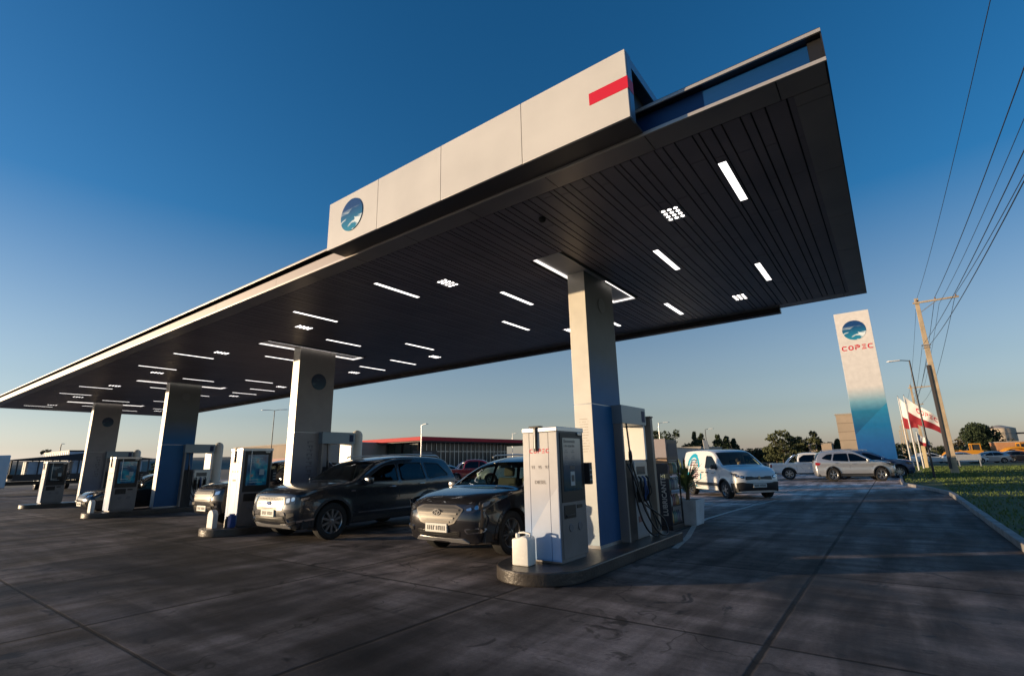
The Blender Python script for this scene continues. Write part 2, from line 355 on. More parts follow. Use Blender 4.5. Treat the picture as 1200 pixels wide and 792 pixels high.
def dist_poly(x,y,P):
    d=9
    for i in range(len(P)):
        ax,ay=P[i];bx,by=P[(i+1)%len(P)];vx,vy=bx-ax,by-ay;L2=vx*vx+vy*vy+1e-12
        t=max(0,min(1,((x-ax)*vx+(y-ay)*vy)/L2)); d=min(d,math.hypot(x-ax-t*vx,y-ay-t*vy))
    return d
def tri2d(poly, holes=(), res=.08):
    """constrained triangulation; returns pts, tris(with region index: -1 body, k hole)"""
    pts=[Vector(p) for p in poly]; edges=[(i,(i+1)%len(poly)) for i in range(len(poly))]
    for h in holes:
        b=len(pts); pts+=[Vector(p) for p in h]; edges+=[(b+i,b+(i+1)%len(h)) for i in range(len(h))]
    xs=[p[0] for p in poly]; ys=[p[1] for p in poly]
    x=min(xs)+res*.5; row=0
    while x<max(xs):
        y=min(ys)+res*(.5 if row%2 else .3)
        while y<max(ys):
            if inpoly(x,y,poly) and dist_poly(x,y,poly)>res*.45 and all(dist_poly(x,y,h)>res*.4 for h in holes): pts.append(Vector((x,y)))
            y+=res
        x+=res; row+=1
    ov,oe,of,*_=delaunay_2d_cdt(pts,edges,[],0,1e-6)
    out=[]
    for f in of:
        cx=sum(ov[i].x for i in f)/len(f); cy=sum(ov[i].y for i in f)/len(f)
        if not inpoly(cx,cy,poly): continue
        k=-1
        for hi,h in enumerate(holes):
            if inpoly(cx,cy,h): k=hi
        out.append((tuple(f),k))
    return [(v.x,v.y) for v in ov],out
def smoothpoly(p,r=.04,n=3):
    out=[];m=len(p)
    for i in range(m):
        a,b,c=Vector(p[i-1]),Vector(p[i]),Vector(p[(i+1)%m]); u=(a-b);v=(c-b); rr=min(r,u.length*.4,v.length*.4)
        A=b+u.normalized()*rr;C=b+v.normalized()*rr
        for k in range(n+1):
            t=k/n; q=A*(1-t)**2+b*2*t*(1-t)+C*t*t; out.append((q.x,q.y))
    return out
class Car:
    def __init__(s,sp,res=.09,seg=6):
        s.sp=sp; s.res=res; P=cr(sp['prof'],seg); s.seg=seg; s.P=[(p[0],p[1]) for p in P]; s.r=[p[2] for p in P]; s.E=[]
        for i in range(len(P)):
            a=s.P[max(i-1,0)];c=s.P[min(i+1,len(P)-1)]; d=Vector((c[0]-a[0],c[1]-a[1])).normalized()
            s.E.append((s.P[i][0]-d.y*s.r[i], s.P[i][1]+d.x*s.r[i]))
    def W(s,x,z):
        sp=s.sp; w=sp['w']; zb=sp['zb']
        if z>zb: dz=z-zb; w-=sp.get('tum',.28)*dz+sp.get('tum2',.22)*dz*dz+min(dz,.05)*.3
        w+=.014*math.exp(-((z-(zb-.13))/.05)**2)-.012*math.exp(-((z-(zb-.30))/.09)**2)
        if z<.62: w-=.30*(.62-z)**2
        xf0=sp.get('xf0',sp['wx'][0]); xr0=sp.get('xr0',sp['wx'][1])
        if x>xf0: w-=sp.get('tf',.14)*((x-xf0)/(sp['prof'][2][0]-xf0))**2
        if x<xr0: w-=sp.get('tr',.09)*((x-xr0)/(sp['prof'][-2][0]-xr0))**2
        for wx in sp['wx']:
            d=math.hypot(x-wx,z-sp['R']); a=sp['R']+.06
            if z<zb: w+=.022*math.exp(-((d-a)/.07)**2)
        return w
    def pos(s,i,t,off=0):
        # i float index along profile, t -1..1
        i=max(0,min(len(s.P)-1.0001,i)); k=int(i); f=i-k
        P=[s.P[k][q]*(1-f)+s.P[k+1][q]*f for q in (0,1)]; E=[s.E[k][q]*(1-f)+s.E[k+1][q]*f for q in (0,1)]
        n=s.sp.get('sq',3.2); g=1-(max(0,1-abs(t)**n))**(1/n)
        return Vector((P[0]+(E[0]-P[0])*g, t*s.W(*E), P[1]+(E[1]-P[1])*g))
    def front(s,y,z,i0=0,i1=None):
        lo,hi=i0,(i1 if i1 is not None else s.sp.get('ihood',4)*s.seg)
        for _ in range(22):
            m=(lo+hi)/2; k=int(m);E=s.E[min(k,len(s.E)-1)]; t=max(-1,min(1,y/s.W(*E)))
            if s.pos(m,t).z<z: lo=m
            else: hi=m
        k=int(lo);E=s.E[k];t=max(-1,min(1,y/s.W(*E))); return s.pos(lo,t)
    def rear(s,y,z):
        lo,hi=s.sp.get('irear',len(s.sp['prof'])-5)*s.seg,len(s.P)-1
        for _ in range(22):
            m=(lo+hi)/2;E=s.E[int(m)];t=max(-1,min(1,y/s.W(*E)))
            if s.pos(m,t).z>z: lo=m
            else: hi=m
        E=s.E[int(lo)];t=max(-1,min(1,y/s.W(*E))); return s.pos(lo,t)
    def side(s,x,z,sg=1): return Vector((x,sg*s.W(x,z),z))
    def patch(s,mb,poly,fn,off=.005,res=.06,mi=None,rim=True,rn=.03):
        poly=smoothpoly(poly,rn) if rn else poly
        pts,fs=tri2d(poly,(),res)
        def nrm(a,b):
            e=.01;p=fn(a,b);u=fn(a+e,b)-p;v=fn(a,b+e)-p;n=u.cross(v)
            if n.length<1e-9: n=Vector((1,0,0))
            n.normalize(); c=Vector((p.x,p.y,0))
            return n if n.dot(c)>0 else -n
        vs=[fn(a,b)+nrm(a,b)*off for a,b in pts]
        b0=len(mb.v); F=[f for f,_ in fs]; mb.add(vs,F,mi)
        if rim:
            m=len(poly); v2=[fn(a,b) for a,b in poly]; v1=[fn(a,b)+nrm(a,b)*off for a,b in poly]
            mb.add(v1+v2,[(i,(i+1)%m,(i+1)%m+m,i+m) for i in range(m)],mi)
    def strip(s,mb,pts,wd,fn,off=.005,mi=None):
        # thick ribbon along pts given in fn's 2-d domain
        P=[Vector(p) for p in pts]; top=[];bot=[]
        for i,p in enumerate(P):
            d=(P[min(i+1,len(P)-1)]-P[max(i-1,0)]).normalized(); n=Vector((-d.y,d.x))*wd/2; top.append(p+n);bot.append(p-n)
        s.patch(mb,[tuple(p) for p in top]+[tuple(p) for p in bot[::-1]],fn,off,.2,mi,True,0)
WHEELS={}
def wheel_parts(parent,x,y,Rr,style,wd=.23,spokes=5):
    sg=1 if y>0 else -1
    key=(round(Rr,3),style,wd,spokes,sg)
    if key in WHEELS:
        src=WHEELS[key]; c=src.copy(); COL.objects.link(c); c.parent=parent; c.location=(x,y,Rr); KIDS.setdefault(parent.name,[]).append(c)
        for ch in KIDS[src.name]:
            d=ch.copy(); COL.objects.link(d); d.parent=c; KIDS.setdefault(c.name,[]).append(d)
        return
    m=Matrix.Rotation(R(-90)*sg,4,'X')   # local z -> outward
    rr=Rr*.66
    h=MB(); h.lathe([(rr*.97,-wd*.45),(rr*.97,wd*.12),(rr*.62,wd*.14),(rr*.6,wd*.2),(.0,wd*.2)],28,m); W=h.build('wheel',hub_m,parent,smooth=40,loc=(x,y,Rr))
    t=MB(); t.lathe([(rr*.96,-wd/2),(Rr*.9,-wd/2),(Rr*.985,-wd*.40),(Rr,-wd*.2),(Rr,wd*.2),(Rr*.985,wd*.40),(Rr*.93,wd*.49),(Rr*.8,wd*.515),(rr*1.03,wd*.47),(rr*.985,wd*.40)],36,m); t.build('tyre',tyre_m,W,smooth=30)
    r=MB(); r.lathe([(rr*.90,wd*.1),(rr*.93,wd*.38),(rr*.985,wd*.43),(rr*1.01,wd*.41),(rr*1.0,wd*.3)],36,m)
    ns=spokes
    for k in range(ns):
        a=2*math.pi*k/ns+.3
        for da,ww in (((-.10,.055),(.10,.055)) if style=='split' else ((0,.09),)):
            p0=Vector((math.cos(a)*rr*.18,math.sin(a)*rr*.18,wd*.36)); p1=Vector((math.cos(a+da*1.6)*rr*.93,math.sin(a+da*1.6)*rr*.93,wd*.36))
            d=(p1-p0); q=Matrix.Translation(p0)@Matrix.Rotation(math.atan2(d.y,d.x),4,'Z')
            r.box(0,d.length,-ww*rr,ww*rr,-.03,.012,None,m@q)
    r.lathe([(rr*.22,wd*.2),(rr*.22,wd*.39),(rr*.15,wd*.42),(0,wd*.42)],20,m)
    r.build('rim',rimd if style=='dark' else rim_m,W,smooth=35); WHEELS[key]=W
def person(label,loc,rz,shirt,skin=(.42,.26,.18),hair=(.03,.02,.015)):
    """seated driver: one continuous skinned body"""
    J=[(0,0,0),(0,0,.22),(0,0,.44),(0,0,.55),(.02,0,.64),(.03,0,.74), (0,.17,.47),(.10,.24,.24),(.34,.16,.30),(.41,.15,.33), (0,-.17,.47),(.10,-.24,.24),(.34,-.16,.30),(.41,-.15,.33), (.22,.10,.0),(.46,.11,.06),(.56,.11,-.32),(.66,.11,-.36), (.22,-.10,.0),(.46,-.11,.06),(.56,-.11,-.32),(.66,-.11,-.36)]
    Eg=[(0,1),(1,2),(2,3),(3,4),(4,5),(2,6),(6,7),(7,8),(8,9),(2,10),(10,11),(11,12),(12,13),(0,14),(14,15),(15,16),(16,17),(0,18),(18,19),(19,20),(20,21)]
    rad=[(.16,.13),(.145,.115),(.16,.11),(.055,.055),(.085,.075),(.085,.08),(.07,.07),(.05,.05),(.036,.036),(.04,.025)]
    rad+=rad[6:10]+[(.09,.09),(.07,.07),(.05,.05),(.045,.04)]*2
    me=bpy.data.meshes.new('person'); me.from_pydata(J,Eg,[]); o=bpy.data.objects.new('person',me); COL.objects.link(o)
    md=o.modifiers.new('s','SKIN'); o.modifiers.new('b','SUBSURF').levels=2
    for v,rr in zip(me.skin_vertices[0].data,rad): v.radius=rr
    me.skin_vertices[0].data[0].use_root=True
    m2=bpy.data.meshes.new_from_object(o.evaluated_get(bpy.context.evaluated_depsgraph_get())); o.modifiers.clear(); o.data=m2
    sk=mat('skin',skin,.55); m2.materials.clear(); m2.materials.append(sk)
    for p in m2.polygons: p.use_smooth=True
    o.location=loc; o.rotation_euler=(0,0,rz)
    tag(o,label,'person')
    t=MB(); t.lathe([(.05,.54),(.13,.52),(.205,.45),(.20,.30),(.175,.1),(.19,-.06)],20,Matrix.Diagonal((.74,1.06,1,1)))
    for sg in (1,-1): t.tube([(0,.17*sg,.47),(.06,.215*sg,.34),(.11,.25*sg,.23)],[.085,.07,.062],10)
    t.build('shirt',mat('shirt_'+shirt,{'grey':(.16,.17,.2),'orange':(.5,.16,.05),'white':(.5,.5,.48)}[shirt],.85),o,smooth=60)
    h=MB(); h.lathe([(.085,.69),(.10,.75),(.102,.80),(.07,.845),(0,.86)],18,Matrix.Translation((-.022,0,.004))); h.build('hair',mat('hair',hair,.7),o,smooth=60)
    f=MB(); f.box(.105,.135,-.012,.012,.70,.735); f.build('nose',sk,o,bevel=.006)
    e=MB()
    for sg in (1,-1): e.lathe([(0,.012),(.009,.006),(.012,0)],10,Matrix.Translation((.098,.032*sg,.748))@Matrix.Rotation(R(90),4,'Y'))
    e.build('eyes',ink,o,smooth=50)
    return o
def build_car(spec,label,cat,loc,rz,paint,group=None,detail=2,gl=None,gls=None,name='parked_car',feat=None,wstyle='split',spokes=5,people=()):
    c=Car(spec,.09 if detail>1 else .16,6 if detail>1 else 4); seg=c.seg; root=thing(name,label,cat,loc,rz,group)
    gl=gl or glass_v; gls=gls or gl; sp=spec; Rr=sp['R']; Ra=Rr+sp.get('gap',.055); zs=sp.get('zs',.30)
    # --- side skins
    bot=[]; 
    hx=math.sqrt(Ra*Ra-(zs-Rr)**2)
    bot.append((c.E[-1][0]+.03,zs))
    for wx in (sp['wx'][1],sp['wx'][0]):
        a0=math.atan2(zs-Rr,-hx); a1=math.atan2(zs-Rr,hx)
        if a0<0: a0+=2*math.pi
        n=14 if detail>1 else 8
        for k in range(n+1):
            a=a0+(a1-a0)*k/n; bot.append((wx+Ra*math.cos(a),Rr+Ra*math.sin(a)))
    bot.append((c.E[0][0]-.03,zs))
    poly=list(c.E)+bot
    wins=[smoothpoly(p,.05) for p in sp.get('wins',[])]
    pts,fs=tri2d(poly,wins,c.res)
    body=MB(); GW=[]
    for sg in (1,-1):
        vs=[c.side(x,z,sg) for x,z in pts]
        body.add(vs,[f if sg>0 else f[::-1] for f,k in fs if k<0])
        gv=[Vector((v.x,v.y-sg*.008,v.z)) for v in vs]
        for kk in range(len(wins)):
            used=sorted({i for f,k in fs if k==kk for i in f}); mp={i:j for j,i in enumerate(used)}; gw=MB()
            gw.add([gv[i] for i in used],[tuple(mp[i] for i in f) for f,k in fs if k==kk]); GW.append(gw)
    # --- centre strip
    ts=[-1,-.99,-.965,-.93,-.88,-.8,-.6,-.4,-.2,0,.2,.4,.6,.8,.88,.93,.965,.99,1]
    n=len(c.P); vs=[c.pos(i,t) for i in range(n) for t in ts]; m=len(ts)
    gf,gr=sp['gf'],sp.get('gr')
    wf=[];bf=[];rf=[]
    for i in range(n-1):
        for j in range(m-1):
            f=(i*m+j,i*m+j+1,(i+1)*m+j+1,(i+1)*m+j); tm=abs(ts[j]+ts[j+1])/2
            if gf[0]*seg<=i<gf[1]*seg and tm<.88: wf.append(f)
            elif gr and gr[0]*seg<=i<gr[1]*seg and tm<.85: rf.append(f)
            else: bf.append(f)
    body.add(vs,bf)
    def sub(fs_,off=-.006):
        q=MB(); used=sorted({i for f in fs_ for i in f}); mp={i:j for j,i in enumerate(used)}
        q.add([vs[i] for i in used],[tuple(mp[i] for i in f) for f in fs_]); return q
    body.build('body',paint,root,smooth=32)
    if wf: sub(wf).build('windscreen',gl,root,smooth=60)
    if rf: sub(rf).build('rear_window',gls,root,smooth=60)
    for gw in GW: gw.build('side_window',gls,root,smooth=60)
    # --- underbody, arches, cabin
    ub=MB(); xf=sp['prof'][2][0]-.25; xr=sp['prof'][-2][0]+.2
    cuts=[xr]+[v for wx in (sp['wx'][1],sp['wx'][0]) for v in (wx-Ra-.01,wx+Ra+.01)]+[xf]
    wi=sp['w']-.30
    ub.box(xr,xf,-wi,wi,zs-.06,zs+.18)
    for a,b in ((cuts[0],cuts[1]),(cuts[2],cuts[3]),(cuts[4],cuts[5])):
        if b>a: ub.box(a,b,-sp['w']+.07,sp['w']-.07,zs-.02,zs+.14)
    for wx in sp['wx']:
        for sg in (1,-1):
            N=12; q=[]
            for k in range(N+1):
                a=math.pi*1.1-(math.pi*1.2)*k/N
                x,z=wx+(Ra+.004)*math.cos(a),Rr+(Ra+.004)*math.sin(a)
                q+= [(x,sg*(c.W(x,max(z,zs))-.012),z),(x,sg*wi,z)]
            ub.add(q,[(2*k,2*k+1,2*k+3,2*k+2) for k in range(N)])
    ub.build('underbody',cabin_m,root)
    for wx in sp['wx']:
        for sg in (1,-1): wheel_parts(root,wx,sg*(sp['w']-.135),Rr,wstyle,spokes=spokes)
    if detail<1: return root,c
    cab=MB(); x0,x1=sp['cab']; cab.box(x0,x1,-wi-.12,wi+.12,zs+.1,zs+.16); 
    cab.box(x1-.32,x1-.02,-wi-.1,wi+.1,zs+.2,sp['zb']-.06); cab.build('cabin',cabin_m,root,bevel=.03)
    for sx in sp.get('seats',()):
        for sg in (1,-1):
            st=MB(); y=sg*.38
            st.box(sx-.25,sx+.25,y-.24,y+.24,zs+.18,zs+.40); q=Matrix.Translation((sx-.27,y,zs+.35))@Matrix.Rotation(R(-14),4,'Y')
            st.box(-.07,.07,-.24,.24,0,.58,None,q); st.box(-.05,.05,-.13,.13,.61,.80,None,q); st.build('seat',seat_m,root,bevel=.04)
    if sp.get('seats'):
        sw=MB(); ring=[Vector((x1-.42+.06*math.sin(a),.38+.18*math.cos(a),zs+.66+.17*math.sin(a))) for a in [2*math.pi*k/16 for k in range(17)]]
        sw.tube(ring,.014,6); sw.bar((x1-.42,.38,zs+.66),(x1-.25,.38,zs+.58),.04,.04); sw.build('steering_wheel',black,root,smooth=50)
    # trims round windows
    for p in sp.get('wins',[]):
        P=smoothpoly(p,.05); cx=sum(a for a,_ in P)/len(P); cz=sum(b for _,b in P)/len(P)
        for sg in (1,-1):
            k=len(P); o=[];i_=[]
            for q in range(k):
                a=Vector(P[q-1]);b=Vector(P[(q+1)%k]);d=(b-a).normalized();nn=Vector((-d.y,d.x)); pc=Vector(P[q])
                if nn.dot(pc-Vector((cx,cz)))<0: nn=-nn
                o1=pc+nn*.022; i1=pc-nn*.004
                o.append(c.side(o1.x,o1.y,sg)+Vector((0,sg*.003,0))); i_.append(c.side(i1.x,i1.y,sg)+Vector((0,sg*.003,0)))
            tr=MB(); tr.add(o+i_,[(q,(q+1)%k,(q+1)%k+k,q+k) for q in range(k)]); tr.build('window_trim',black,root)
    # door seams
    for line in sp.get('seams',[]):
        for sg in (1,-1):
            sm=MB(); c.strip(sm,line,.009,lambda a,b,sg=sg:c.side(a,b,sg),.002); sm.build('panel_gap',seam,root)
    for sx in sp.get('handles',()):
        for sg in (1,-1):
            hb=MB(); y=sg*(c.W(sx[0],sx[1])+.018); hb.box(sx[0]-.10,sx[0]+.10,y-.012,y+.012,sx[1]-.015,sx[1]+.015); hb.build('door_handle',sp.get('hmat',chrome),root,bevel=.008)
    mx_,mz_=sp['mirror']
    for sg in (1,-1):
        mb=MB(); y=sg*(c.W(mx_,mz_)+.13); mb.box(mx_-.07,mx_+.07,y-.11,y+.11,mz_-.01,mz_+.15); mb.box(mx_-.03,mx_+.03,y-sg*.10-.05,y-sg*.10+.03,mz_-.04,mz_+.02)
        mb.build('side_mirror',sp.get('mmat',paint),root,bevel=.04,seg=3)
    for px,py,pz,sh,lb in people:
        pass
    if sp.get('rails'):
        a,b,zr=sp['rails']
        for sg in (1,-1):
            t=MB(); yy=lambda x:sg*(c.W(x,zr-.08)-.10)
            t.tube([(a+.1,yy(a),zr-.04),(a,yy(a),zr),( (a+b)/2,yy((a+b)/2),zr+.015),(b,yy(b),zr-.02),(b-.1,yy(b),zr-.07)],.018,8); t.build('roof_rail',sp.get('rmat',alu),root,smooth=50)
    an=MB(); 
    return root,c
def lamp_part(c,root,name,poly,kind,m1,inner=(),m2=None,off=.006):
    """mirrored pair; poly in (y,z) for front/rear, (x,z) for side"""
    for sg in (1,-1):
        if kind=='side': fn=lambda a,b,sg=sg:c.side(a,b,sg); tr=lambda p:p
        else: fn={'front':c.front,'rear':c.rear}[kind]; tr=lambda p,sg=sg:[(a*sg,b) for a,b in p]
        q=MB(); c.patch(q,tr(poly),fn,off); o=q.build(name,m1,root,smooth=50)
        if inner:
            q=MB()
            for ip in inner: c.patch(q,tr(ip),fn,off+.005)
            q.build('reflector',m2,o,smooth=50)
def plate(c,root,z,w_=.26,fn='front',y0=0,h=.07):
    p=(c.front if fn=='front' else c.rear)(y0,z); sgn=1 if fn=='front' else -1
    mb=MB(); mb.box(min(p.x,p.x+.03*sgn)-.01,max(p.x,p.x+.03*sgn),y0-w_,y0+w_,z-h,z+h); o=mb.build('licence_plate',plate_m,root,bevel=.004)
    t=MB(); x=p.x+(.032 if sgn>0 else -.032)
    for k,(a,b) in enumerate([(-.8,.5),(-.62,.5),(-.44,.5),(-.26,.5),(.02,.5),(.2,.5),(.38,.5),(.56,.5),(.74,.5)]):
        yy=y0+a*w_; 
        t.box(x-.002,x+.002,yy,yy+.022,z-h*.5,z+h*.5)
        if k%3!=1: t.box(x-.002,x+.002,yy+.022,yy+.030+.01*(k%2),z+h*(.3 if k%2 else -.5),z+h*(.5 if k%2 else -.3))
    t.build('characters',ink,o)

SUV_A=dict(prof=[(2.38,.27,.12),(2.50,.42,.24),(2.53,.64,.27),(2.50,.88,.26),(2.42,1.03,.20),(2.12,1.12,.12),(1.62,1.18,.09),(1.12,1.225,.09),(.76,1.43,.11),(.36,1.635,.12),(-.15,1.735,.09),(-.8,1.765,.085),(-1.6,1.74,.085),(-2.05,1.67,.10),(-2.30,1.40,.15),(-2.41,1.17,.15),(-2.50,.92,.18),(-2.53,.6,.18),(-2.45,.3,.1)],
 w=1.0,zb=1.16,tum=.30,tf=.16,wx=(1.60,-1.27),R=.385,gap=.06,zs=.32,gf=(7,9),gr=(13,15),ihood=5,cab=(-2.0,1.1),seats=(.25,-.65),
 wins=[[(.86,1.17),(.32,1.45),(.12,1.535),(-.20,1.565),(-.20,1.165)],[(-.30,1.165),(-.30,1.57),(-1.08,1.575),(-1.13,1.18)],[(-1.25,1.19),(-1.20,1.57),(-1.72,1.54),(-2.02,1.26),(-2.0,1.23)]],
 seams=[[(1.0,1.13),(1.02,.9),(1.0,.42)],[(-.25,1.13),(-.25,.42)],[(-1.17,1.15),(-1.2,.85),(-.84,.50),(-.80,.42)],[(1.0,.42),(-.8,.42)]],
 handles=[(.0,1.03),(-.98,1.06)],mirror=(.80,1.13),rails=(.05,-1.85,1.78))
SUV_B=dict(prof=[(2.20,.25,.12),(2.31,.40,.28),(2.35,.60,.34),(2.31,.80,.34),(2.18,.95,.24),(1.88,1.03,.14),(1.45,1.09,.10),(1.08,1.13,.09),(.68,1.345,.11),(.24,1.545,.12),(-.3,1.645,.09),(-.9,1.665,.085),(-1.55,1.625,.09),(-1.93,1.54,.10),(-2.17,1.32,.16),(-2.26,1.14,.18),(-2.34,.9,.2),(-2.33,.55,.2),(-2.25,.3,.1)],
 w=.94,zb=1.06,tum=.34,tf=.18,wx=(1.43,-1.27),R=.365,gap=.05,zs=.30,gf=(7,9),gr=(13,15),ihood=5,cab=(-1.9,1.05),seats=(.2,-.7),
 wins=[[(.86,1.08),(.26,1.37),(.05,1.44),(-.22,1.465),(-.22,1.07)],[(-.31,1.07),(-.31,1.47),(-1.05,1.46),(-1.2,1.12)],[(-1.32,1.14),(-1.18,1.455),(-1.5,1.42),(-1.82,1.24)]],
 seams=[[(.95,1.04),(.98,.8),(.95,.40)],[(-.26,1.04),(-.26,.40)],[(-1.25,1.08),(-1.22,.85),(-.86,.50),(-.8,.40)],[(.95,.40),(-.8,.40)]],
 handles=[(-.02,.93),(-1.02,.97)],mirror=(.78,1.04),rails=(.0,-1.6,1.69))
VAN=dict(prof=[(2.05,.24,.12),(2.15,.40,.26),(2.19,.62,.30),(2.16,.84,.30),(2.06,.99,.20),(1.85,1.09,.13),(1.55,1.17,.10),(1.22,1.24,.09),(.86,1.50,.10),(.50,1.73,.10),(.05,1.825,.08),(-.9,1.85,.07),(-1.8,1.83,.07),(-2.08,1.77,.08),(-2.17,1.5,.10),(-2.19,1.1,.11),(-2.20,.8,.12),(-2.19,.5,.12),(-2.12,.3,.08)],
 w=.92,zb=1.12,tum=.17,tum2=.12,tf=.17,tr=.05,wx=(1.32,-1.46),R=.325,gap=.055,zs=.28,gf=(7,9),gr=None,ihood=5,cab=(-.5,1.2),seats=(.3,),
 wins=[[(.98,1.13),(.60,1.43),(.40,1.56),(-.02,1.58),(-.06,1.13)]],
 seams=[[(1.02,1.1),(1.04,.75),(1.0,.38)],[(-.13,1.66),(-.13,.38)],[(-1.15,1.66),(-1.15,.82)],[(1.0,.38),(-.13,.38)],[(-.2,1.02),(-1.9,1.02)]],
 handles=[(.08,.95),(-.28,.95)],hmat=black,mmat=black,mirror=(.92,1.10))
PICK=dict(prof=[(2.55,.36,.12),(2.64,.52,.24),(2.67,.74,.28),(2.62,.96,.26),(2.50,1.08,.18),(2.2,1.16,.12),(1.75,1.20,.09),(1.35,1.24,.09),(1.0,1.48,.11),(.68,1.67,.12),(.3,1.765,.09),(-.2,1.785,.085),(-.58,1.76,.09),(-.80,1.66,.10),(-.92,1.40,.10),(-.98,1.13,.06),(-1.3,1.10,.03),(-2.0,1.10,.03),(-2.52,1.09,.04),(-2.62,1.02,.08),(-2.64,.75,.10),(-2.58,.45,.08)],
 w=.93,zb=1.12,tum=.30,tf=.16,tr=.02,wx=(1.65,-1.50),R=.39,gap=.07,zs=.44,gf=(7,9),gr=(13,15),ihood=5,irear=18,cab=(-.8,1.3),seats=(.5,-.3),
 wins=[[(1.12,1.17),(.68,1.47),(.50,1.57),(.28,1.61),(.28,1.16)],[(.19,1.16),(.19,1.61),(-.50,1.60),(-.78,1.40),(-.80,1.17)]],
 seams=[[(1.2,1.12),(1.22,.9),(1.2,.55)],[(.23,1.12),(.23,.52)],[(-.72,1.12),(-.78,.9),(-.5,.52)],[(-1.0,1.08),(-1.0,.5)]],
 handles=[(.45,1.02),(-.52,1.04)],mirror=(1.05,1.12))
SEDAN=dict(prof=[(2.12,.20,.12),(2.22,.34,.28),(2.26,.50,.34),(2.22,.66,.34),(2.08,.78,.24),(1.75,.87,.14),(1.35,.93,.10),(.98,.97,.09),(.55,1.17,.11),(.10,1.36,.12),(-.35,1.435,.09),(-.8,1.44,.085),(-1.3,1.38,.09),(-1.62,1.28,.1),(-1.95,1.08,.14),(-2.10,.98,.14),(-2.2,.78,.18),(-2.18,.5,.18),(-2.1,.28,.1)],
 w=.89,zb=.93,tum=.36,tf=.18,wx=(1.33,-1.30),R=.32,gap=.045,zs=.24,gf=(7,9),gr=(13,15),ihood=5,cab=(-1.6,.95),seats=(.0,-.8),
 wins=[[(.74,.95),(.15,1.20),(-.05,1.255),(-.28,1.27),(-.28,.94)],[(-.36,.94),(-.36,1.27),(-1.0,1.24),(-1.38,1.05),(-1.3,.97)]],
 seams=[[(.85,.91),(.88,.7),(.85,.34)],[(-.32,.91),(-.32,.34)],[(-1.1,.94),(-1.1,.7),(-.8,.34)]],
 handles=[(-.1,.82),(-1.0,.84)],mirror=(.66,.92))
paint_gr=mat('paint_graphite',(.032,.036,.043),.24,.35,.5,coat=1); paint_br=mat('paint_dark_brown',(.032,.031,.035),.22,.4,.5,coat=1)
paint_w=mat('paint_white',(.74,.74,.72),.3,coat=.8); paint_s=mat('paint_silver',(.50,.51,.52),.28,.6,coat=.8); paint_ch=mat('paint_champagne',(.60,.58,.54),.28,.4,coat=.8)
paint_r=mat('paint_red',(.30,.012,.016),.25,coat=.8); paint_b=mat('paint_blue',(.02,.06,.16),.25,.2,coat=.8); paint_y=mat('machine_yellow',(.62,.27,.02),.45)
paint_k=mat('paint_black',(.025,.025,.028),.22,.2,coat=1)
gchr=mat('grille_chrome',(.09,.083,.075),.45,.5)
grille_m=mat('grille_mesh',(.10,.10,.10),.35,.8)
lamp_h=mat('lamp_housing',(.05,.05,.055),.08,.3,coat=1)
def patchpart(c,root,name,polys,kind,m,off=.006,mirror=False,parent=None,rn=.03):
    for p in polys:
        for sg in ((1,-1) if (mirror or kind=='side') else (1,)):
            q=MB()
            if kind=='side': c.patch(q,p,lambda a,b,sg=sg:c.side(a,b,sg),off,.08,rn=rn)
            else: c.patch(q,[(a*sg,b) for a,b in p],{'front':c.front,'rear':c.rear}[kind],off,.08,rn=rn)
            o=q.build(name,m,parent or root,smooth=50)
    return o
def arch_clad(c,root,wd=.06,m=None):
    for wx in c.sp['wx']:
        Ra=c.sp['R']+c.sp.get('gap',.055)
        for sg in (1,-1):
            q=MB()
            A=[];hx=math.sqrt(Ra*Ra-(c.sp.get('zs',.3)-c.sp['R'])**2); a0=math.atan2(c.sp.get('zs',.3)-c.sp['R'],hx)
            for k in range(17):
                a=a0+(math.pi-2*a0)*k/16; A.append((wx+(Ra+wd/2)*math.cos(a),c.sp['R']+(Ra+wd/2)*math.sin(a)))
            c.strip(q,A,wd,lambda a,b,sg=sg:c.side(a,b,sg),.010)
            q.build('arch_trim',m or clad,root,smooth=50)

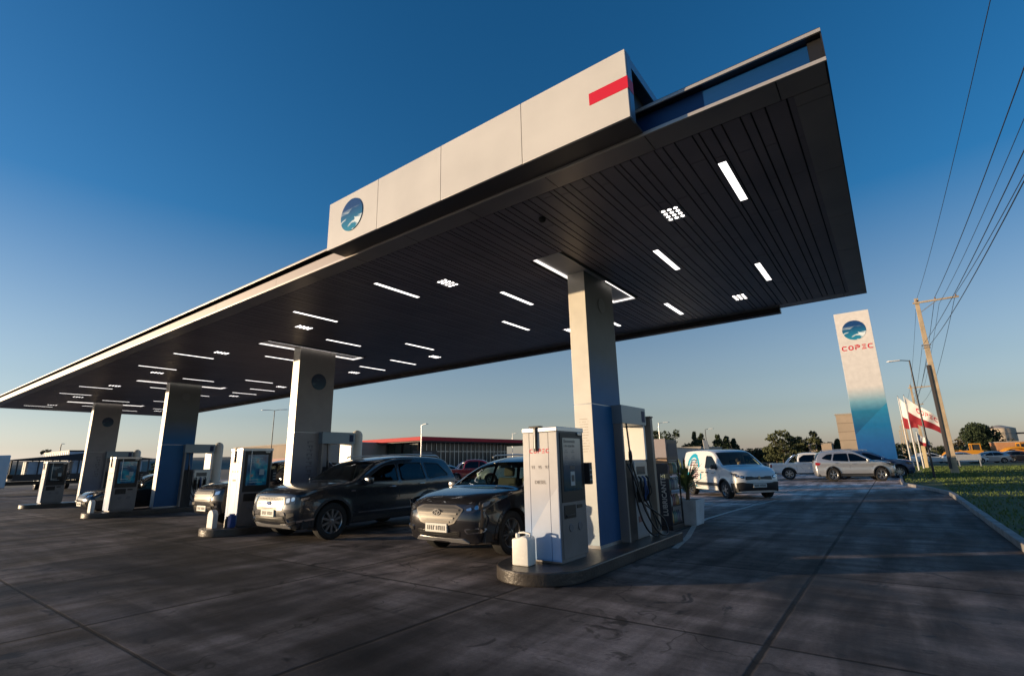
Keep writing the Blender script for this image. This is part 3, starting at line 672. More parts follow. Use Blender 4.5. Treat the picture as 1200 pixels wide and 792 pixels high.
def suv_a(label,loc,rz,paint,group=None,name='sport_utility_vehicle',cat='suv',d=2):
    root,c=build_car(SUV_A,label,cat,loc,rz,paint,group,d,glass_v,glass_d,name,spokes=10,wstyle='thin')
    patchpart(c,root,'sill_cladding',[[(1.1,.33),(-.78,.33),(-.78,.43),(1.1,.43)]],'side',clad,.01)
    arch_clad(c,root,.05,clad)
    g=patchpart(c,root,'grille',[[(-.52,.93),(.52,.93),(.56,.80),(.50,.66),(-.50,.66),(-.56,.80)]],'front',grille_m,.008)
    q=MB()      # diamond mesh and bars
    for k in range(-7,8):
        for z0 in (.69,.77,.85):
            y=k*.066+(.033 if z0==.77 else 0)
            if abs(y)<.47: c.patch(q,[(y-.026,z0+.03),(y,z0+.055),(y+.026,z0+.03),(y,z0+.005)],c.front,.011,.2,rn=0)
    q.build('grille_mesh',black,g)
    q=MB()
    for z0 in (.735,.815): c.strip(q,[(-.5,z0),(-.25,z0),(0,z0),(.25,z0),(.5,z0)],.022,c.front,.02)
    q.build('grille_bar',chrome,g,smooth=50)
    q=MB(); p=c.front(0,.80); q.lathe([(0,.012),(.085,.012),(.095,0)],24,XZ(p+Vector((.02,0,0)),(0,1,0),(0,0,1))@Matrix.Diagonal((1,.42,1,1))); q.build('emblem',mat('badge_blue',(.02,.06,.2),.2,.6,coat=1),g,smooth=40)
    lamp_part(c,root,'headlight',[(.55,.93),(.82,.96),(.84,.80),(.60,.77)],'front',lamp_h,[[(.59,.90),(.70,.91),(.71,.82),(.61,.81)],[(.73,.92),(.81,.93),(.82,.85),(.74,.84)]],lampw)
    lamp_part(c,root,'headlight_corner',[(2.36,.93),(1.98,.99),(2.0,.95),(2.12,.84),(2.36,.80)],'side',lamp_h,[[(2.33,.90),(2.15,.93),(2.18,.88),(2.33,.85)]],lampw)
    patchpart(c,root,'lower_grille',[[(-.62,.40),(.62,.40),(.56,.54),(-.56,.54)]],'front',black,.008)
    q=MB()
    for z0 in (.44,.48,.52): c.strip(q,[(-.55,z0),(0,z0),(.55,z0)],.014,c.front,.014)
    q.build('lower_bar',grille_m,root,smooth=50)
    patchpart(c,root,'bumper_band',[[(-.62,.56),(.62,.56),(.58,.63),(-.58,.63)]],'front',chrome,.012)
    patchpart(c,root,'skid_plate',[[(-.70,.30),(.70,.30),(.64,.385),(-.64,.385)]],'front',alu,.016)
    patchpart(c,root,'fog_lamp_trim',[[(.66,.50),(.84,.56),(.84,.62),(.66,.60)]],'front',black,.010,True)
    patchpart(c,root,'chrome_wing',[[(.64,.40),(.70,.36),(.86,.42),(.86,.46),(.70,.43),(.66,.50)]],'front',chrome,.016,True)
    patchpart(c,root,'chrome_wing_corner',[[(2.40,.42),(2.05,.46),(2.05,.49),(2.40,.46)]],'side',chrome,.012)
    patchpart(c,root,'door_strip',[[(.95,.50),(-.72,.50),(-.72,.53),(.95,.53)]],'side',chrome,.014,rn=.008)
    lamp_part(c,root,'tail_lamp',[(-2.08,1.06),(-2.42,1.10),(-2.46,.96),(-2.16,.95)],'side',tail_m)
    patchpart(c,root,'fender_badge',[[(1.18,.98),(1.06,.98),(1.06,1.01),(1.18,1.01)]],'side',chrome,.008,rn=.005)
    plate(c,root,.60)
    return root
def suv_b(label,loc,rz,paint,group=None,name='sport_utility_vehicle',cat='suv',d=2,plain=False):
    root,c=build_car(SUV_B,label,cat,loc,rz,paint,group,d,glass_v,glass_v if not plain else glass_d,name,spokes=5,wstyle='split')
    patchpart(c,root,'sill_cladding',[[(.98,.31),(-.83,.31),(-.83,.42),(.98,.42)]],'side',clad,.01)
    arch_clad(c,root,.045,clad if plain else paint)
    P=[(-.38,.86),(.38,.86),(.56,.80),(.40,.58),(.26,.545),(-.26,.545),(-.40,.58),(-.56,.80)]
    g=patchpart(c,root,'grille',[P],'front',gchr,.010)
    patchpart(c,root,'grille_recess',[[(a*.91,.70+(b-.70)*.84) for a,b in P]],'front',black,.013,parent=g)
    q=MB()
    for z0,hw in ((.60,.30),(.66,.38),(.725,.44),(.785,.47)): c.strip(q,[(-hw,z0),(-hw/2,z0),(0,z0),(hw/2,z0),(hw,z0)],.026,c.front,.022)
    q.build('grille_bar',gchr,g,smooth=50)
    # oval badge with slanted letter
    p=c.front(0,.745)+Vector((.030,0,0)); q=MB(); mt=XZ(p,(0,1,0),(0,0,1)); ribbon2(q,[(.085*math.cos(a),.045*math.sin(a)) for a in [2*math.pi*k/20 for k in range(20)]],.014,mt,.008,closed=True)
    ribbon2(q,[(-.045,-.035),(-.02,.035)],.018,mt,.008); ribbon2(q,[(.02,-.035),(.045,.035)],.018,mt,.008); ribbon2(q,[(-.035,-.006),(.035,.008)],.014,mt,.008)
    q.build('emblem',chrome,g)
    lamp_part(c,root,'headlight',[(.53,.83),(.70,.90),(.82,.93),(.83,.80),(.72,.745),(.60,.76)],'front',lamp_h,[[(.60,.80),(.68,.83),(.70,.78),(.62,.775)],[(.73,.85),(.80,.87),(.80,.80),(.74,.79)]],lampw)
    lamp_part(c,root,'headlight_corner',[(2.20,.93),(1.66,1.0),(1.80,.93),(2.0,.83),(2.20,.79)],'side',lamp_h,[[(2.15,.90),(1.98,.93),(2.02,.86),(2.15,.83)]],lampw)
    patchpart(c,root,'lower_grille',[[(-.46,.36),(.46,.36),(.50,.46),(-.50,.46)]],'front',black,.008)
    q=MB()
    for z0 in (.385,.415,.445): c.strip(q,[(-.44,z0),(0,z0),(.44,z0)],.008,c.front,.013)
    q.build('lower_bar',grille_m,root,smooth=50)
    patchpart(c,root,'skid_plate',[[(-.62,.27),(.62,.27),(.52,.335),(-.52,.335)]],'front',alu,.016)
    lamp_part(c,root,'fog_lamp',[(.58,.50),(.84,.52),(.84,.44),(.62,.42)],'front',chrome,[[(.61,.49),(.81,.505),(.81,.455),(.64,.44)]],black,off=.012)
    lamp_part(c,root,'fog_lamp_corner',[(2.22,.52),(2.04,.50),(2.10,.44),(2.22,.44)],'side',chrome,[[(2.20,.505),(2.08,.49),(2.12,.455),(2.20,.455)]],black,off=.012)
    lamp_part(c,root,'tail_lamp',[(-1.92,.98),(-2.24,1.04),(-2.28,.88),(-2.05,.86)],'side',tail_m)
    plate(c,root,.50,.25)
    return root
def van(label,loc,rz,d=2):
    root,c=build_car(VAN,label,'van',loc,rz,paint_w,None,d,glass_v,None,'delivery_van',spokes=6,wstyle='thin')
    patchpart(c,root,'front_bumper',[[(-.80,.29),(.80,.29),(.80,.60),(.70,.62),(-.70,.62),(-.80,.60)]],'front',clad,.014)
    patchpart(c,root,'bumper_corner',[[(2.06,.30),(1.76,.30),(1.76,.42),(1.76,.58),(2.06,.60)]],'side',clad,.014)
    arch_clad(c,root,.05,clad)
    patchpart(c,root,'door_moulding',[[(.95,.44),(-.95,.44),(-.99,.56),(.80,.56),(.93,.52)]],'side',clad,.016)
    g=patchpart(c,root,'grille',[[(-.50,.82),(.50,.82),(.52,.70),(-.52,.70)]],'front',black,.012)
    q=MB()
    for z0 in (.73,.76,.79): c.strip(q,[(-.48,z0),(0,z0),(.48,z0)],.010,c.front,.018)
    q.build('grille_bar',grille_m,g,smooth=50)
    q=MB(); p=c.front(0,.77)+Vector((.03,0,0)); q.prism([(-.035,-.055),(0,-.07),(.035,-.055),(.04,.05),(0,.065),(-.04,.05)],.01,XZ(p,(0,1,0),(0,0,1))); q.build('emblem',chrome,g)
    lamp_part(c,root,'headlight',[(.54,.83),(.80,.93),(.82,.80),(.60,.74),(.54,.76)],'front',lamp_h,[[(.58,.81),(.70,.85),(.71,.80),(.60,.775)],[(.73,.87),(.80,.89),(.80,.83),(.74,.82)]],lampw)
    lamp_part(c,root,'headlight_corner',[(2.03,.93),(1.74,.97),(1.84,.90),(2.03,.80)],'side',lamp_h,[[(2.0,.91),(1.86,.94),(1.90,.90),(2.0,.85)]],lampw)
    lamp_part(c,root,'tail_lamp',[(-2.02,1.45),(-2.12,1.45),(-2.14,.95),(-2.04,.95)],'side',tail_m)
    plate(c,root,.50,.26)
    # livery: teal ring of brush arcs, wine red lettering bars, small door mark (both sides)
    teal=mat('livery_teal',(.01,.34,.50),.35); wine=mat('livery_wine',(.16,.03,.06),.4); grey=mat('livery_grey',(.3,.32,.34),.4)
    for sg in (1,-1):
        f1=MB(); f2=MB(); f3=MB()
        fn=lambda a,b,sg=sg:c.side(a,b,sg)
        for rr,wd,a0,a1 in ((.66,.13,15,200),(.50,.06,40,160),(.74,.05,60,150)):
            c.strip(f1,[(-1.10+rr*.80*math.cos(R(a0+(a1-a0)*k/14)),1.0+rr*.92*math.sin(R(a0+(a1-a0)*k/14))) for k in range(15)],wd,fn,.003)
        c.strip(f1,[(-.52,1.15),(-.46,.9),(-.52,.66)],.10,fn,.003); c.strip(f1,[(-1.72,1.0),(-1.74,.8),(-1.66,.62)],.12,fn,.003); c.strip(f1,[(-.9,.36),(-1.0,.40)],.08,fn,.003)
        for k,(xa,xb,z) in enumerate([(-.80,-1.3,1.42),(-.72,-1.38,1.32),(-.70,-1.42,1.22),(-.74,-1.2,1.12),(-.68,-1.5,1.02),(-.72,-1.44,.93),(-.70,-1.3,.85),(-.74,-1.5,.77),(-.80,-1.2,.69)]):
            x=xa
            while x>xb:
                L_=random.uniform(.06,.16); c.strip(f2,[(x,z),(x-L_,z+.02)],.05,fn,.003); x-=L_+.03
        c.strip(f1,[(.80,.93),(.76,.97),(.72,.93)],.035,fn,.003); c.strip(f3,[(.68,.93),(.44,.93)],.035,fn,.003)
        f1.build('livery_ring',teal,root); f2.build('livery_lettering',wine,root); f3.build('door_mark',grey,root)
    a=MB(); a.tube([(.1,.3,1.82),(-.12,.3,2.2)],.006,5); a.build('aerial',black,root)
    return root
def pickup(label,loc,rz,paint,group=None,d=2,front='plain',name='pickup_truck'):
    root,c=build_car(PICK,label,'pickup truck',loc,rz,paint,group,d,glass_v,glass_d,name,spokes=6,wstyle='split')
    if d<1: return root
    arch_clad(c,root,.05,paint)
    g=patchpart(c,root,'grille',[[(-.50,1.0),(.50,1.0),(.55,.88),(.46,.70),(-.46,.70),(-.55,.88)]],'front',black,.010)
    q=MB()
    for z0 in (.77,.85,.93): c.strip(q,[(-.46,z0),(0,z0),(.46,z0)],.03,c.front,.018)
    q.build('grille_bar',gchr if front=='chrome' else grille_m,g,smooth=50)
    lamp_part(c,root,'headlight',[(.56,.98),(.80,1.02),(.80,.86),(.58,.84)],'front',lamp_h,[[(.60,.95),(.74,.97),(.74,.88),(.61,.87)]],lampw)
    lamp_part(c,root,'headlight_corner',[(2.48,1.02),(2.06,1.08),(2.16,1.0),(2.48,.86)],'side',lamp_h,[[(2.42,.99),(2.2,1.03),(2.24,.99),(2.42,.92)]],lampw)
    patchpart(c,root,'lower_grille',[[(-.56,.42),(.56,.42),(.50,.58),(-.50,.58)]],'front',black,.012)
    patchpart(c,root,'bumper_bar',[[(-.66,.60),(.66,.60),(.62,.67),(-.62,.67)]],'front',gchr if front=='chrome' else paint,.02)
    lamp_part(c,root,'fog_lamp',[(.62,.62),(.76,.64),(.76,.54),(.64,.52)],'front',lamp_h,[[(.65,.60),(.73,.61),(.73,.56),(.66,.55)]],lampw)
    lamp_part(c,root,'tail_lamp',[(-2.50,1.04),(-2.60,1.02),(-2.61,.80),(-2.52,.80)],'side',tail_m)
    b=MB()
    for sg in (1,-1): b.tube([(-1.55,.78*sg,1.09),(-1.30,.72*sg,1.40),(-1.02,.66*sg,1.60),(-.95,.5*sg,1.62)],.035,8)
    b.tube([(-.95,-.5,1.62),(-.95,.5,1.62)],.035,8); b.build('sport_bar',black if front=='chrome' else chrome,root,smooth=50)
    s=MB()
    for sg in (1,-1): s.box(-.9,1.1,sg*.90-.08,sg*.90+.08,.36,.40)
    s.build('side_step',black,root,bevel=.01)
    plate(c,root,.52,.26)
    return root
def sedan(label,loc,rz,paint,group=None,d=2,name='hatchback_car',cat='car'):
    root,c=build_car(SEDAN,label,cat,loc,rz,paint,group,d,glass_v,glass_d,name,spokes=5,wstyle='split')
    if d<1: return root
    patchpart(c,root,'grille',[[(-.42,.72),(.42,.72),(.36,.60),(-.36,.60)]],'front',grille_m,.010)
    lamp_part(c,root,'headlight',[(.46,.70),(.74,.78),(.76,.66),(.52,.60)],'front',lamp_h,[[(.52,.68),(.70,.73),(.71,.67),(.55,.63)]],lampw)
    lamp_part(c,root,'headlight_corner',[(2.10,.78),(1.68,.83),(1.78,.77),(2.10,.66)],'side',lamp_h,[[(2.05,.76),(1.86,.79),(1.9,.76),(2.05,.70)]],lampw)
    patchpart(c,root,'lower_grille',[[(-.6,.30),(.6,.30),(.54,.46),(-.54,.46)]],'front',black,.010)
    patchpart(c,root,'bumper_strip',[[(-.6,.50),(.6,.50),(.6,.53),(-.6,.53)]],'front',chrome,.014,rn=.01)
    lamp_part(c,root,'tail_lamp',[(-1.92,.92),(-2.12,.92),(-2.16,.78),(-1.98,.76)],'side',tail_m)
    plate(c,root,.40,.25)
    return root

# ------------------------------------------------------------------ ground
def sheet(name, poly, z, m, kind='structure', thick=0):
    b=MB()
    if thick: b.prism(poly,thick,Matrix.Translation((0,0,z-thick)))
    else: b.add([(x,y,z) for x,y in poly],[tuple(range(len(poly)))])
    o=b.build(name,m); tag(o,kind=kind); return o
sheet('ground',[(-2500,-2500),(2500,-2500),(2500,2500),(-2500,2500)],-.06,dirt)
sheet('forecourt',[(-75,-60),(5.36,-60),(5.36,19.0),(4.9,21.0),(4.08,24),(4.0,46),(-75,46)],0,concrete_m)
sheet('road',[(17,-120),(27,-120),(27,900),(17,900)],-.02,asphalt)
road_w=mat('road_paint',(.40,.39,.36),.7,noise=.2,nscale=6)
b=MB()
for k in range(-10,60): b.box(21.9,22.05,k*9,k*9+4,-.019,-.014)
for x in (17.3,26.6): b.box(x,x+.12,-110,600,-.019,-.014)
tag(b.build('road_marking',road_w),kind='structure')
b=MB(); mI=XZ((0,0,.003),(1,0,0),(0,1,0))
ribbon2(b,[(.62,1.6),(.40,3.0),(-.05,4.9),(-.17,6.2),(-.10,8),(.04,10.4),(.35,13)],.11,mI,.003)
for k in range(-7,1):
    ribbon2(b,[(k*2.9,26.3),(k*2.9+.6,31.5)],.10,mI,.003)
tag(b.build('lane_marking',road_w),kind='structure')
# lawn, slightly raised behind the kerb
LP=[(5.50,-60),(5.50,16.6),(5.34,18.6),(5.0,20.6),(4.22,24),(4.14,46),(-60,46),(-60,75),(16.6,75),(16.6,-60)]
lawn=sheet('lawn',LP,.09,lawn_m)
b=MB()
def in_lawn(x,y): return inpoly(x,y,LP)
for k in range(26000):
    y=random.uniform(-1,60)**1.0; x=random.uniform(5.5,16.4) if random.random()<.8 or y<24 else random.uniform(4.2,8)
    if not in_lawn(x,y): continue
    h=random.uniform(.03,.085); a=random.uniform(0,6.28); dx,dy=math.cos(a)*.012*(1+y*.06),math.sin(a)*.012*(1+y*.06); lx,ly=random.uniform(-.03,.03),random.uniform(-.03,.03)
    b.add([(x-dx,y-dy,.088),(x+dx,y+dy,.088),(x+lx,y+ly,.09+h)],[(0,1,2)])
tag(b.build('grass',blade_m),label='short green grass growing on the roadside lawn',cat='grass',kind='stuff')
# kerb stones along the lawn
kp=[(5.43,y) for y in range(-20,17)]+[(5.40,17.2),(5.27,18.3),(5.05,19.6),(4.8,20.9),(4.5,22.3),(4.22,23.6),(4.1,24.6)]+[(4.07,24.6+k) for k in range(1,21)]
b=MB()
for p,q in zip(kp,kp[1:]):
    v=Vector((q[0]-p[0],q[1]-p[1],0)); a=math.atan2(v.y,v.x); m_=Matrix.Translation((p[0],p[1],0))@Matrix.Rotation(a,4,'Z')
    j=random.uniform(-.006,.006); b.box(.008,v.length-.008,-.07+j,.07+j,-.05,.125+random.uniform(-.006,.006),None,m_)
tag(b.build('kerb',cpaint,bevel=.018),kind='structure')
# hills on the horizon
hm=mat('hill_scrub',(.10,.11,.09),.95,noise=.3,nscale=.01)
b=MB()
def ridge(D,a0,a1,hf,n=80,depth=260):
    for i in range(n):
        pass
    vs=[];
    for i in range(n+1):
        a=R(a0+(a1-a0)*i/n); h=hf(i/n)
        for d,hh in ((D,-1),(D+depth*.5,h*.62),(D+depth,h),(D+depth*1.7,-1)):
            vs.append((4+math.sin(a)*d,-7.6+math.cos(a)*d,hh))
    b.add(vs,[(4*i+j,4*i+j+1,4*i+4+j+1,4*i+4+j) for i in range(n) for j in range(3)])
ridge(900,-115,-62,lambda t:10+16*math.sin(t*3.1)*(.75+.25*math.sin(t*17))+4*math.sin(t*9+1))
ridge(1500,-100,-40,lambda t:20+20*math.sin(t*3.1+.3)*(.8+.2*math.sin(t*13)),80,400)
tag(b.build('hills',hm,smooth=80),kind='structure')

# ------------------------------------------------------------------ canopy
SZ=4.86; PIT=9.18; X0,X1=-32.97,4.07; Y0,Y1=-3.07,5.03
canopy=thing('fuel_station_canopy','long flat dark canopy on four tall columns over the pumps','canopy',(0,0,0))
colx=[0,-PIT,-2*PIT,-3*PIT]
def colrect(k): x=colx[k]; return (x-.42,x+.10,-1.02,2.10)
b=MB()      # ceiling planks with dark gaps, running front to back, butt joints staggered
x=X1-.30; pat=[.07,.19,.13,.10,.18,.10,.13]; k=0
while x>X0+.32:
    wd=pat[k%7]; k+=1; xa,xb=x-wd+.016,x
    cuts=[Y0+.33]+sorted(Y0+.33+((k*.77)%1.6)+1.75*j for j in range(5) if Y0+.33+((k*.77)%1.6)+1.75*j<Y1-.4)+[Y1-.32]
    for a,c in zip(cuts,cuts[1:]):
        segs=[(a+.004,c-.004)]
        for q in range(4):
            r=colrect(q)
            if xb>r[0]-.02 and xa<r[1]+.02:
                ns=[]
                for s0,s1 in segs:
                    if s1<r[2] or s0>r[3]: ns.append((s0,s1))
                    else:
                        if s0<r[2]: ns.append((s0,r[2]))
                        if s1>r[3]: ns.append((r[3],s1))
                segs=ns
        for s0,s1 in segs: b.box(xa,xb,s0,s1,SZ+.003,SZ+.02)
    x-=wd
b.build('ceiling_planks',soff,canopy)
b=MB(); b.box(X0+.1,X1-.1,Y0+.1,Y1-.1,SZ+.10,SZ+.13); b.build('ceiling_void',seam,canopy)
# smooth border panels
def fcuts(a,bb,step,ph): 
    out=[a]; v=ph
    while v>a: v-=step
    v+=step
    while v<bb: out.append(v); v+=step
    return out+[bb]
b=MB()
cx=fcuts(X0+.004,X1-.012,1.255,2.41)
for a,c in zip(cx,cx[1:]):
    b.box(a+.005,c-.005,Y0+.012,Y0+.32,SZ,SZ+.03); b.box(a+.005,c-.005,Y1-.32,Y1-.012,SZ,SZ+.03)
cy=fcuts(Y0+.328,Y1-.328,1.5,-1.05)
for a,c in zip(cy,cy[1:]):
    b.box(X1-.30,X1-.012,a+.004,c-.004,SZ,SZ+.03); b.box(X0+.012,X0+.30,a+.004,c-.004,SZ,SZ+.03)
b.build('soffit_border',border,canopy)
lip_m=mat('edge_trim',(.50,.47,.44),.35,.35)
b=MB(); b.box(X0,X1,Y0-.012,Y0+.010,SZ-.004,SZ+.036); b.build('edge_trim',lip_m,canopy,bevel=.004)
b=MB(); b.box(X0,X1,Y0-.012,Y0+.010,SZ+.300,SZ+.338); b.build('edge_trim',lip_m,canopy,bevel=.004)
b=MB(); b.box(X0+.01,X1-.01,Y0+.012,Y1-.01,SZ+.305,SZ+.36); b.box(X0,X0+.01,Y0,Y1,SZ,SZ+.34); b.box(X1-.01,X1,Y0+.012,Y1,SZ,SZ+.34); b.box(X0+.01,X1-.01,Y1-.01,Y1,SZ,SZ+.36)
b.build('roof_slab',dark,canopy)
b=MB(); b.box(3.95,X1-.012,-3.0,-2.9,SZ+.037,SZ+.303); b.build('end_block',black,canopy)
b=MB(); b.box(X0+.012,X1-.012,Y0+.014,Y1-.014,SZ+.031,SZ+.036); b.build('backing_sheet',seam,canopy)
b=MB(); b.box(-1.6,3.948,-2.975,-2.95,SZ+.032,SZ+.304); b.build('blue_fascia_panel',mat('fascia_blue',(.002,.042,.16),.4),canopy)
fp=mat('fascia_pale',(.36,.31,.29),.45,noise=.05,nscale=1)
cx=fcuts(X0+.012,-2.42,2.5,-5.0)
for a,c in zip(cx,cx[1:]):
    b=MB(); b.box(a+.003,c-.003,-3.045,-3.02,SZ+.036,SZ+.215); b.build('pale_fascia_panel',fp,canopy)
b=MB(); b.box(X0+.5,2.41,Y1-.12,Y1+.06,SZ-.12,SZ-.004); b.build('rear_gutter',dark,canopy,bevel=.006)
# service boxes on the roof slab, recess floors above the columns
for q in range(4):
    r=colrect(q); x=colx[q]
    b=MB(); b.box(r[0],r[1],r[2],r[3],SZ+.024,SZ+.030); rec=b.build('column_recess',mat('recess_white',(.55,.53,.52),.35,noise=.05),canopy)
    b=MB()
    for (a,c,d,e) in ((r[0]-.008,r[0],r[2],r[3]),(r[1],r[1]+.008,r[2],r[3]),(r[0]-.008,r[1]+.008,r[2]-.008,r[2]),(r[0]-.008,r[1]+.008,r[3],r[3]+.008)): b.box(a,c,d,e,SZ-.002,SZ+.030)
    b.build('recess_frame',alu,rec)
# columns
def col_front(name): return ramp_mat(name,2,[(0.15,(.42,.53,.62)),(.9,(.66,.68,.68)),(1.6,(.72,.70,.66)),(5,(.72,.68,.58))],.38)
colF=col_front('column_front_paint')
colS_blue=ramp_mat('column_blue_side',2,[(0,(.002,.06,.17)),(1.7,(.002,.095,.27)),(2.65,(.004,.12,.32)),(3.45,(.13,.15,.155)),(5,(.20,.20,.18))],.55)
colS_grey=ramp_mat('column_grey_side',2,[(0,(.08,.12,.22)),(1.2,(.18,.19,.24)),(2.3,(.27,.255,.26)),(5,(.33,.30,.27))],.4)
for q,x in enumerate(colx):
    bl=q in (0,2)
    b=MB(); 
    b.box(x-.344,x,0,1.15,.17,2.475); b.box(x-.344,x,0,1.15,2.485,SZ+.023)
    b.cur=0
    o=b.build('column',[colF,colS_blue if bl else colS_grey],canopy,bevel=.006)
    for p in o.data.polygons:
        if abs(p.normal.x)>.7: p.material_index=1
    b=MB(); b.box(x-.338,x-.006,.006,1.144,2.473,2.487); b.build('joint',steel,o); b=MB(); b.box(x-.36,x+.012,-.016,1.166,.17,.215); b.build('base_plate',steel,o)
    if not bl:
        emblem(.235,o,(x+.002,.64,3.94),(0,1,0),m=embl_d)
        # column of weathered lettering on the side face
        b=MB(); 
        for k in range(9):
            z=2.22-.112*k
            b.box(x+.001,x+.003,.42,.60,z,z+.018); b.box(x+.001,x+.003,.42+.05*(k%3),.46+.05*(k%3),z-.05,z)
            if k%2: b.box(x+.001,x+.003,.55,.585,z-.06,z+.018)
        b.build('lettering',mat('faint_print',(.13,.13,.15),.5),o)
    else:
        emblem(.14,o,(x+.002,.62,4.36),(0,1,0),m=mat('faint_disc',(.20,.21,.20),.4))
    b=MB()   # fine print on the front face
    for k in range(13):
        z=2.22-.045*k
        xx=x-.25
        while xx<x-.09:
            L_=random.uniform(.012,.03)
            if random.random()<.8: b.box(xx,min(xx+L_,x-.085),-.003,-.001,z,z+.011)
            xx+=L_+.008
    b.build('lettering',mat('print_brown',(.50,.43,.36),.6),o)

# ------------------------------------------------------------------ ceiling lights
COLN=['nearest column','second column','third column','farthest column']
def place_name(off): return 'just right of' if off>1.6 and off<2.8 else 'well right of' if off>=2.8 else 'close right of' if off>0 else 'close left of' if off>-1.5 else 'left of' if off>-2.9 else 'well left of'
bar0=None; sq0=None
def bar_light(x,y0,y1,label):
    global bar0
    if bar0 is None:
        t=thing('ceiling_light',label,'ceiling light',(x,(y0+y1)/2,SZ),0,'light bars in the canopy ceiling')
        b=MB(); b.box(-.052,.052,-.56,-.55,-.004,.004); b.box(-.052,.052,.55,.56,-.004,.004); b.box(-.052,-.044,-.55,.55,-.004,.004); b.box(.044,.052,-.55,.55,-.004,.004); b.build('frame',alu,t)
        b=MB(); b.box(-.044,.044,-.55,.55,-.001,.003); b.build('diffuser',led,t); bar0=t
    else:
        t=copy_tree(bar0); t.location=(x,(y0+y1)/2,SZ); t['label']=label
    return t
def sq_light(x,y,label):
    global sq0
    if sq0 is None:
        t=thing('spot_panel_light',label,'ceiling light',(x,y,SZ),0,'square grid lights in the canopy ceiling')
        b=MB(); 
        for k in (-.13,-.045,.04,.125):
            b.box(k-.006,k+.006,-.20,.20,-.006,.004); 
        for k in (-.20,-.10,0,.10,.194): b.box(-.13,.125,k,k+.010,-.0055,.004)
        b.build('frame',alu,t)
        b=MB(); 
        for i in range(3):
            for j in range(4): b.lathe([(.026,-.002),(.026,.003)],10,Matrix.Translation((-.0875+.085*i,-.148+.099*j,0)),cap=True)
        b.build('lens_array',ledsq,t); 
        b=MB(); b.box(-.13,.125,-.20,.20,.0005,.0025); b.build('back_plate',mat('lamp_back',(.4,.38,.36),.4),t); sq0=t
    else:
        t=copy_tree(sq0); t.location=(x,y,SZ); t['label']=label
rows=[('front row',-2.03,-.93,(3.08,-3.32)),('second row',-.09,1.01,(1.38,-1.82)),('third row',1.62,2.76,(2.58,-3.12)),('rear row',2.87,3.97,(.47,-1.13))]
for q,x in enumerate(colx):
    for rn,a,c,offs in rows:
        for o_ in offs:
            if q==0 and o_==3.08: o_=2.93
            xx=x+o_
            if xx<X0+.5: continue
            bar_light(xx,a,c,'white light bar in the ceiling, %s, %s the %s'%(rn,place_name(o_),COLN[q]))
    for rn,yy,offs in (('near the front edge',-1.15,(2.05,-2.28)),('near the rear edge',3.5,(1.87,-2.3))):
        for o_ in offs:
            if x+o_<X0+.5: continue
            sq_light(x+o_,yy,'square grid lamp %s, %s the %s'%(rn,place_name(o_),COLN[q]))
    r=colrect(q)
    for nm,(a,c) in (('left',(r[0]+.008,r[0]+.045)),):
        b=MB(); b.box(a,c,r[2]+.02,r[3]-.02,SZ+.004,SZ+.02); o=b.build('recess_light',led2); tag(o,'long thin light strip along the left edge of the recess round the %s'%COLN[q],'light strip','light strips round the column heads')
    b=MB(); b.box(r[0]+.05,r[1]-.01,r[3]-.055,r[3]-.02,SZ+.004,SZ+.02); o=b.build('recess_light',led2); tag(o,'short light strip closing the back of the recess round the %s'%COLN[q],'light strip','light strips round the column heads')
    b=MB(); b.box(r[1]-.040,r[1]-.010,.75,r[3]-.06,SZ+.004,SZ+.02) if q in (0,) else b.box(r[1]-.040,r[1]-.010,r[2]+.02,r[3]-.06,SZ+.004,SZ+.02); o=b.build('recess_light',led2); tag(o,'thin light strip along the right edge of the recess round the %s'%COLN[q],'light strip','light strips round the column heads')
cam_o=MB(); cam_o.lathe([(.05,0),(.05,-.03),(.035,-.055),(0,-.065)],16)
o=cam_o.build('dome_camera',black,smooth=50); o.location=(.55,-2.2,SZ); tag(o,'small black dome camera on the ceiling near the sign','camera')

# ------------------------------------------------------------------ long sign box on the front edge
sg=thing('fascia_sign','long white sign box with blue disc and red stripe on the canopy front','sign',(0,0,0))
YF=-3.42; xs=[-2.77,-1.54,-.24,1.08,2.415]; zb,zt=4.885,5.695
for a,c in zip(xs,xs[1:]):
    b=MB(); b.box(a+.004,c-.004,YF,YF+.03,zb,zt); b.build('face_panel',cream,sg,bevel=.003)
b=MB(); b.box(xs[0]+.004,xs[-1]-.01,YF+.03,-3.02,zb+.002,zb+.03); b.build('underside',mat('sign_under',(.10,.09,.09),.4,.3),sg)
bx=mat('sign_side',(.16,.27,.40),.35,.2,coat=.2)
b=MB(); b.box(xs[0]+.004,xs[-1]-.01,YF+.03,-2.3,zt-.03,zt-.002); b.box(xs[0]+.004,xs[0]+.02,YF+.03,-2.3,5.225,zt-.03); b.box(xs[0]+.004,xs[-1]-.2,-2.32,-2.3,5.225,zt-.03)
b.box(xs[-1]-.02,xs[-1],YF+.031,YF+.14,zb,zt-.002); b.box(xs[-1]-.02,xs[-1],YF+.14,-2.3,zt-.14,zt-.031); b.box(xs[-1]-.02,xs[-1],-2.42,-2.3,5.23,zt-.14)
b.build('side_frame',bx,sg)
b=MB(); b.box(xs[-1]-.14,xs[-1]-.12,YF+.14,-2.42,5.23,zt-.14); b.build('dark_interior',black,sg)
b=MB(); b.box(1.975,xs[-1]+.003,YF-.003,YF+.001,5.22,5.365); b.box(xs[-1],xs[-1]+.003,YF+.001,YF+.14,5.22,5.365); b.build('red_stripe',red,sg)
emblem(.268,sg,(-2.15,YF-.001,5.315),(1,0,0))

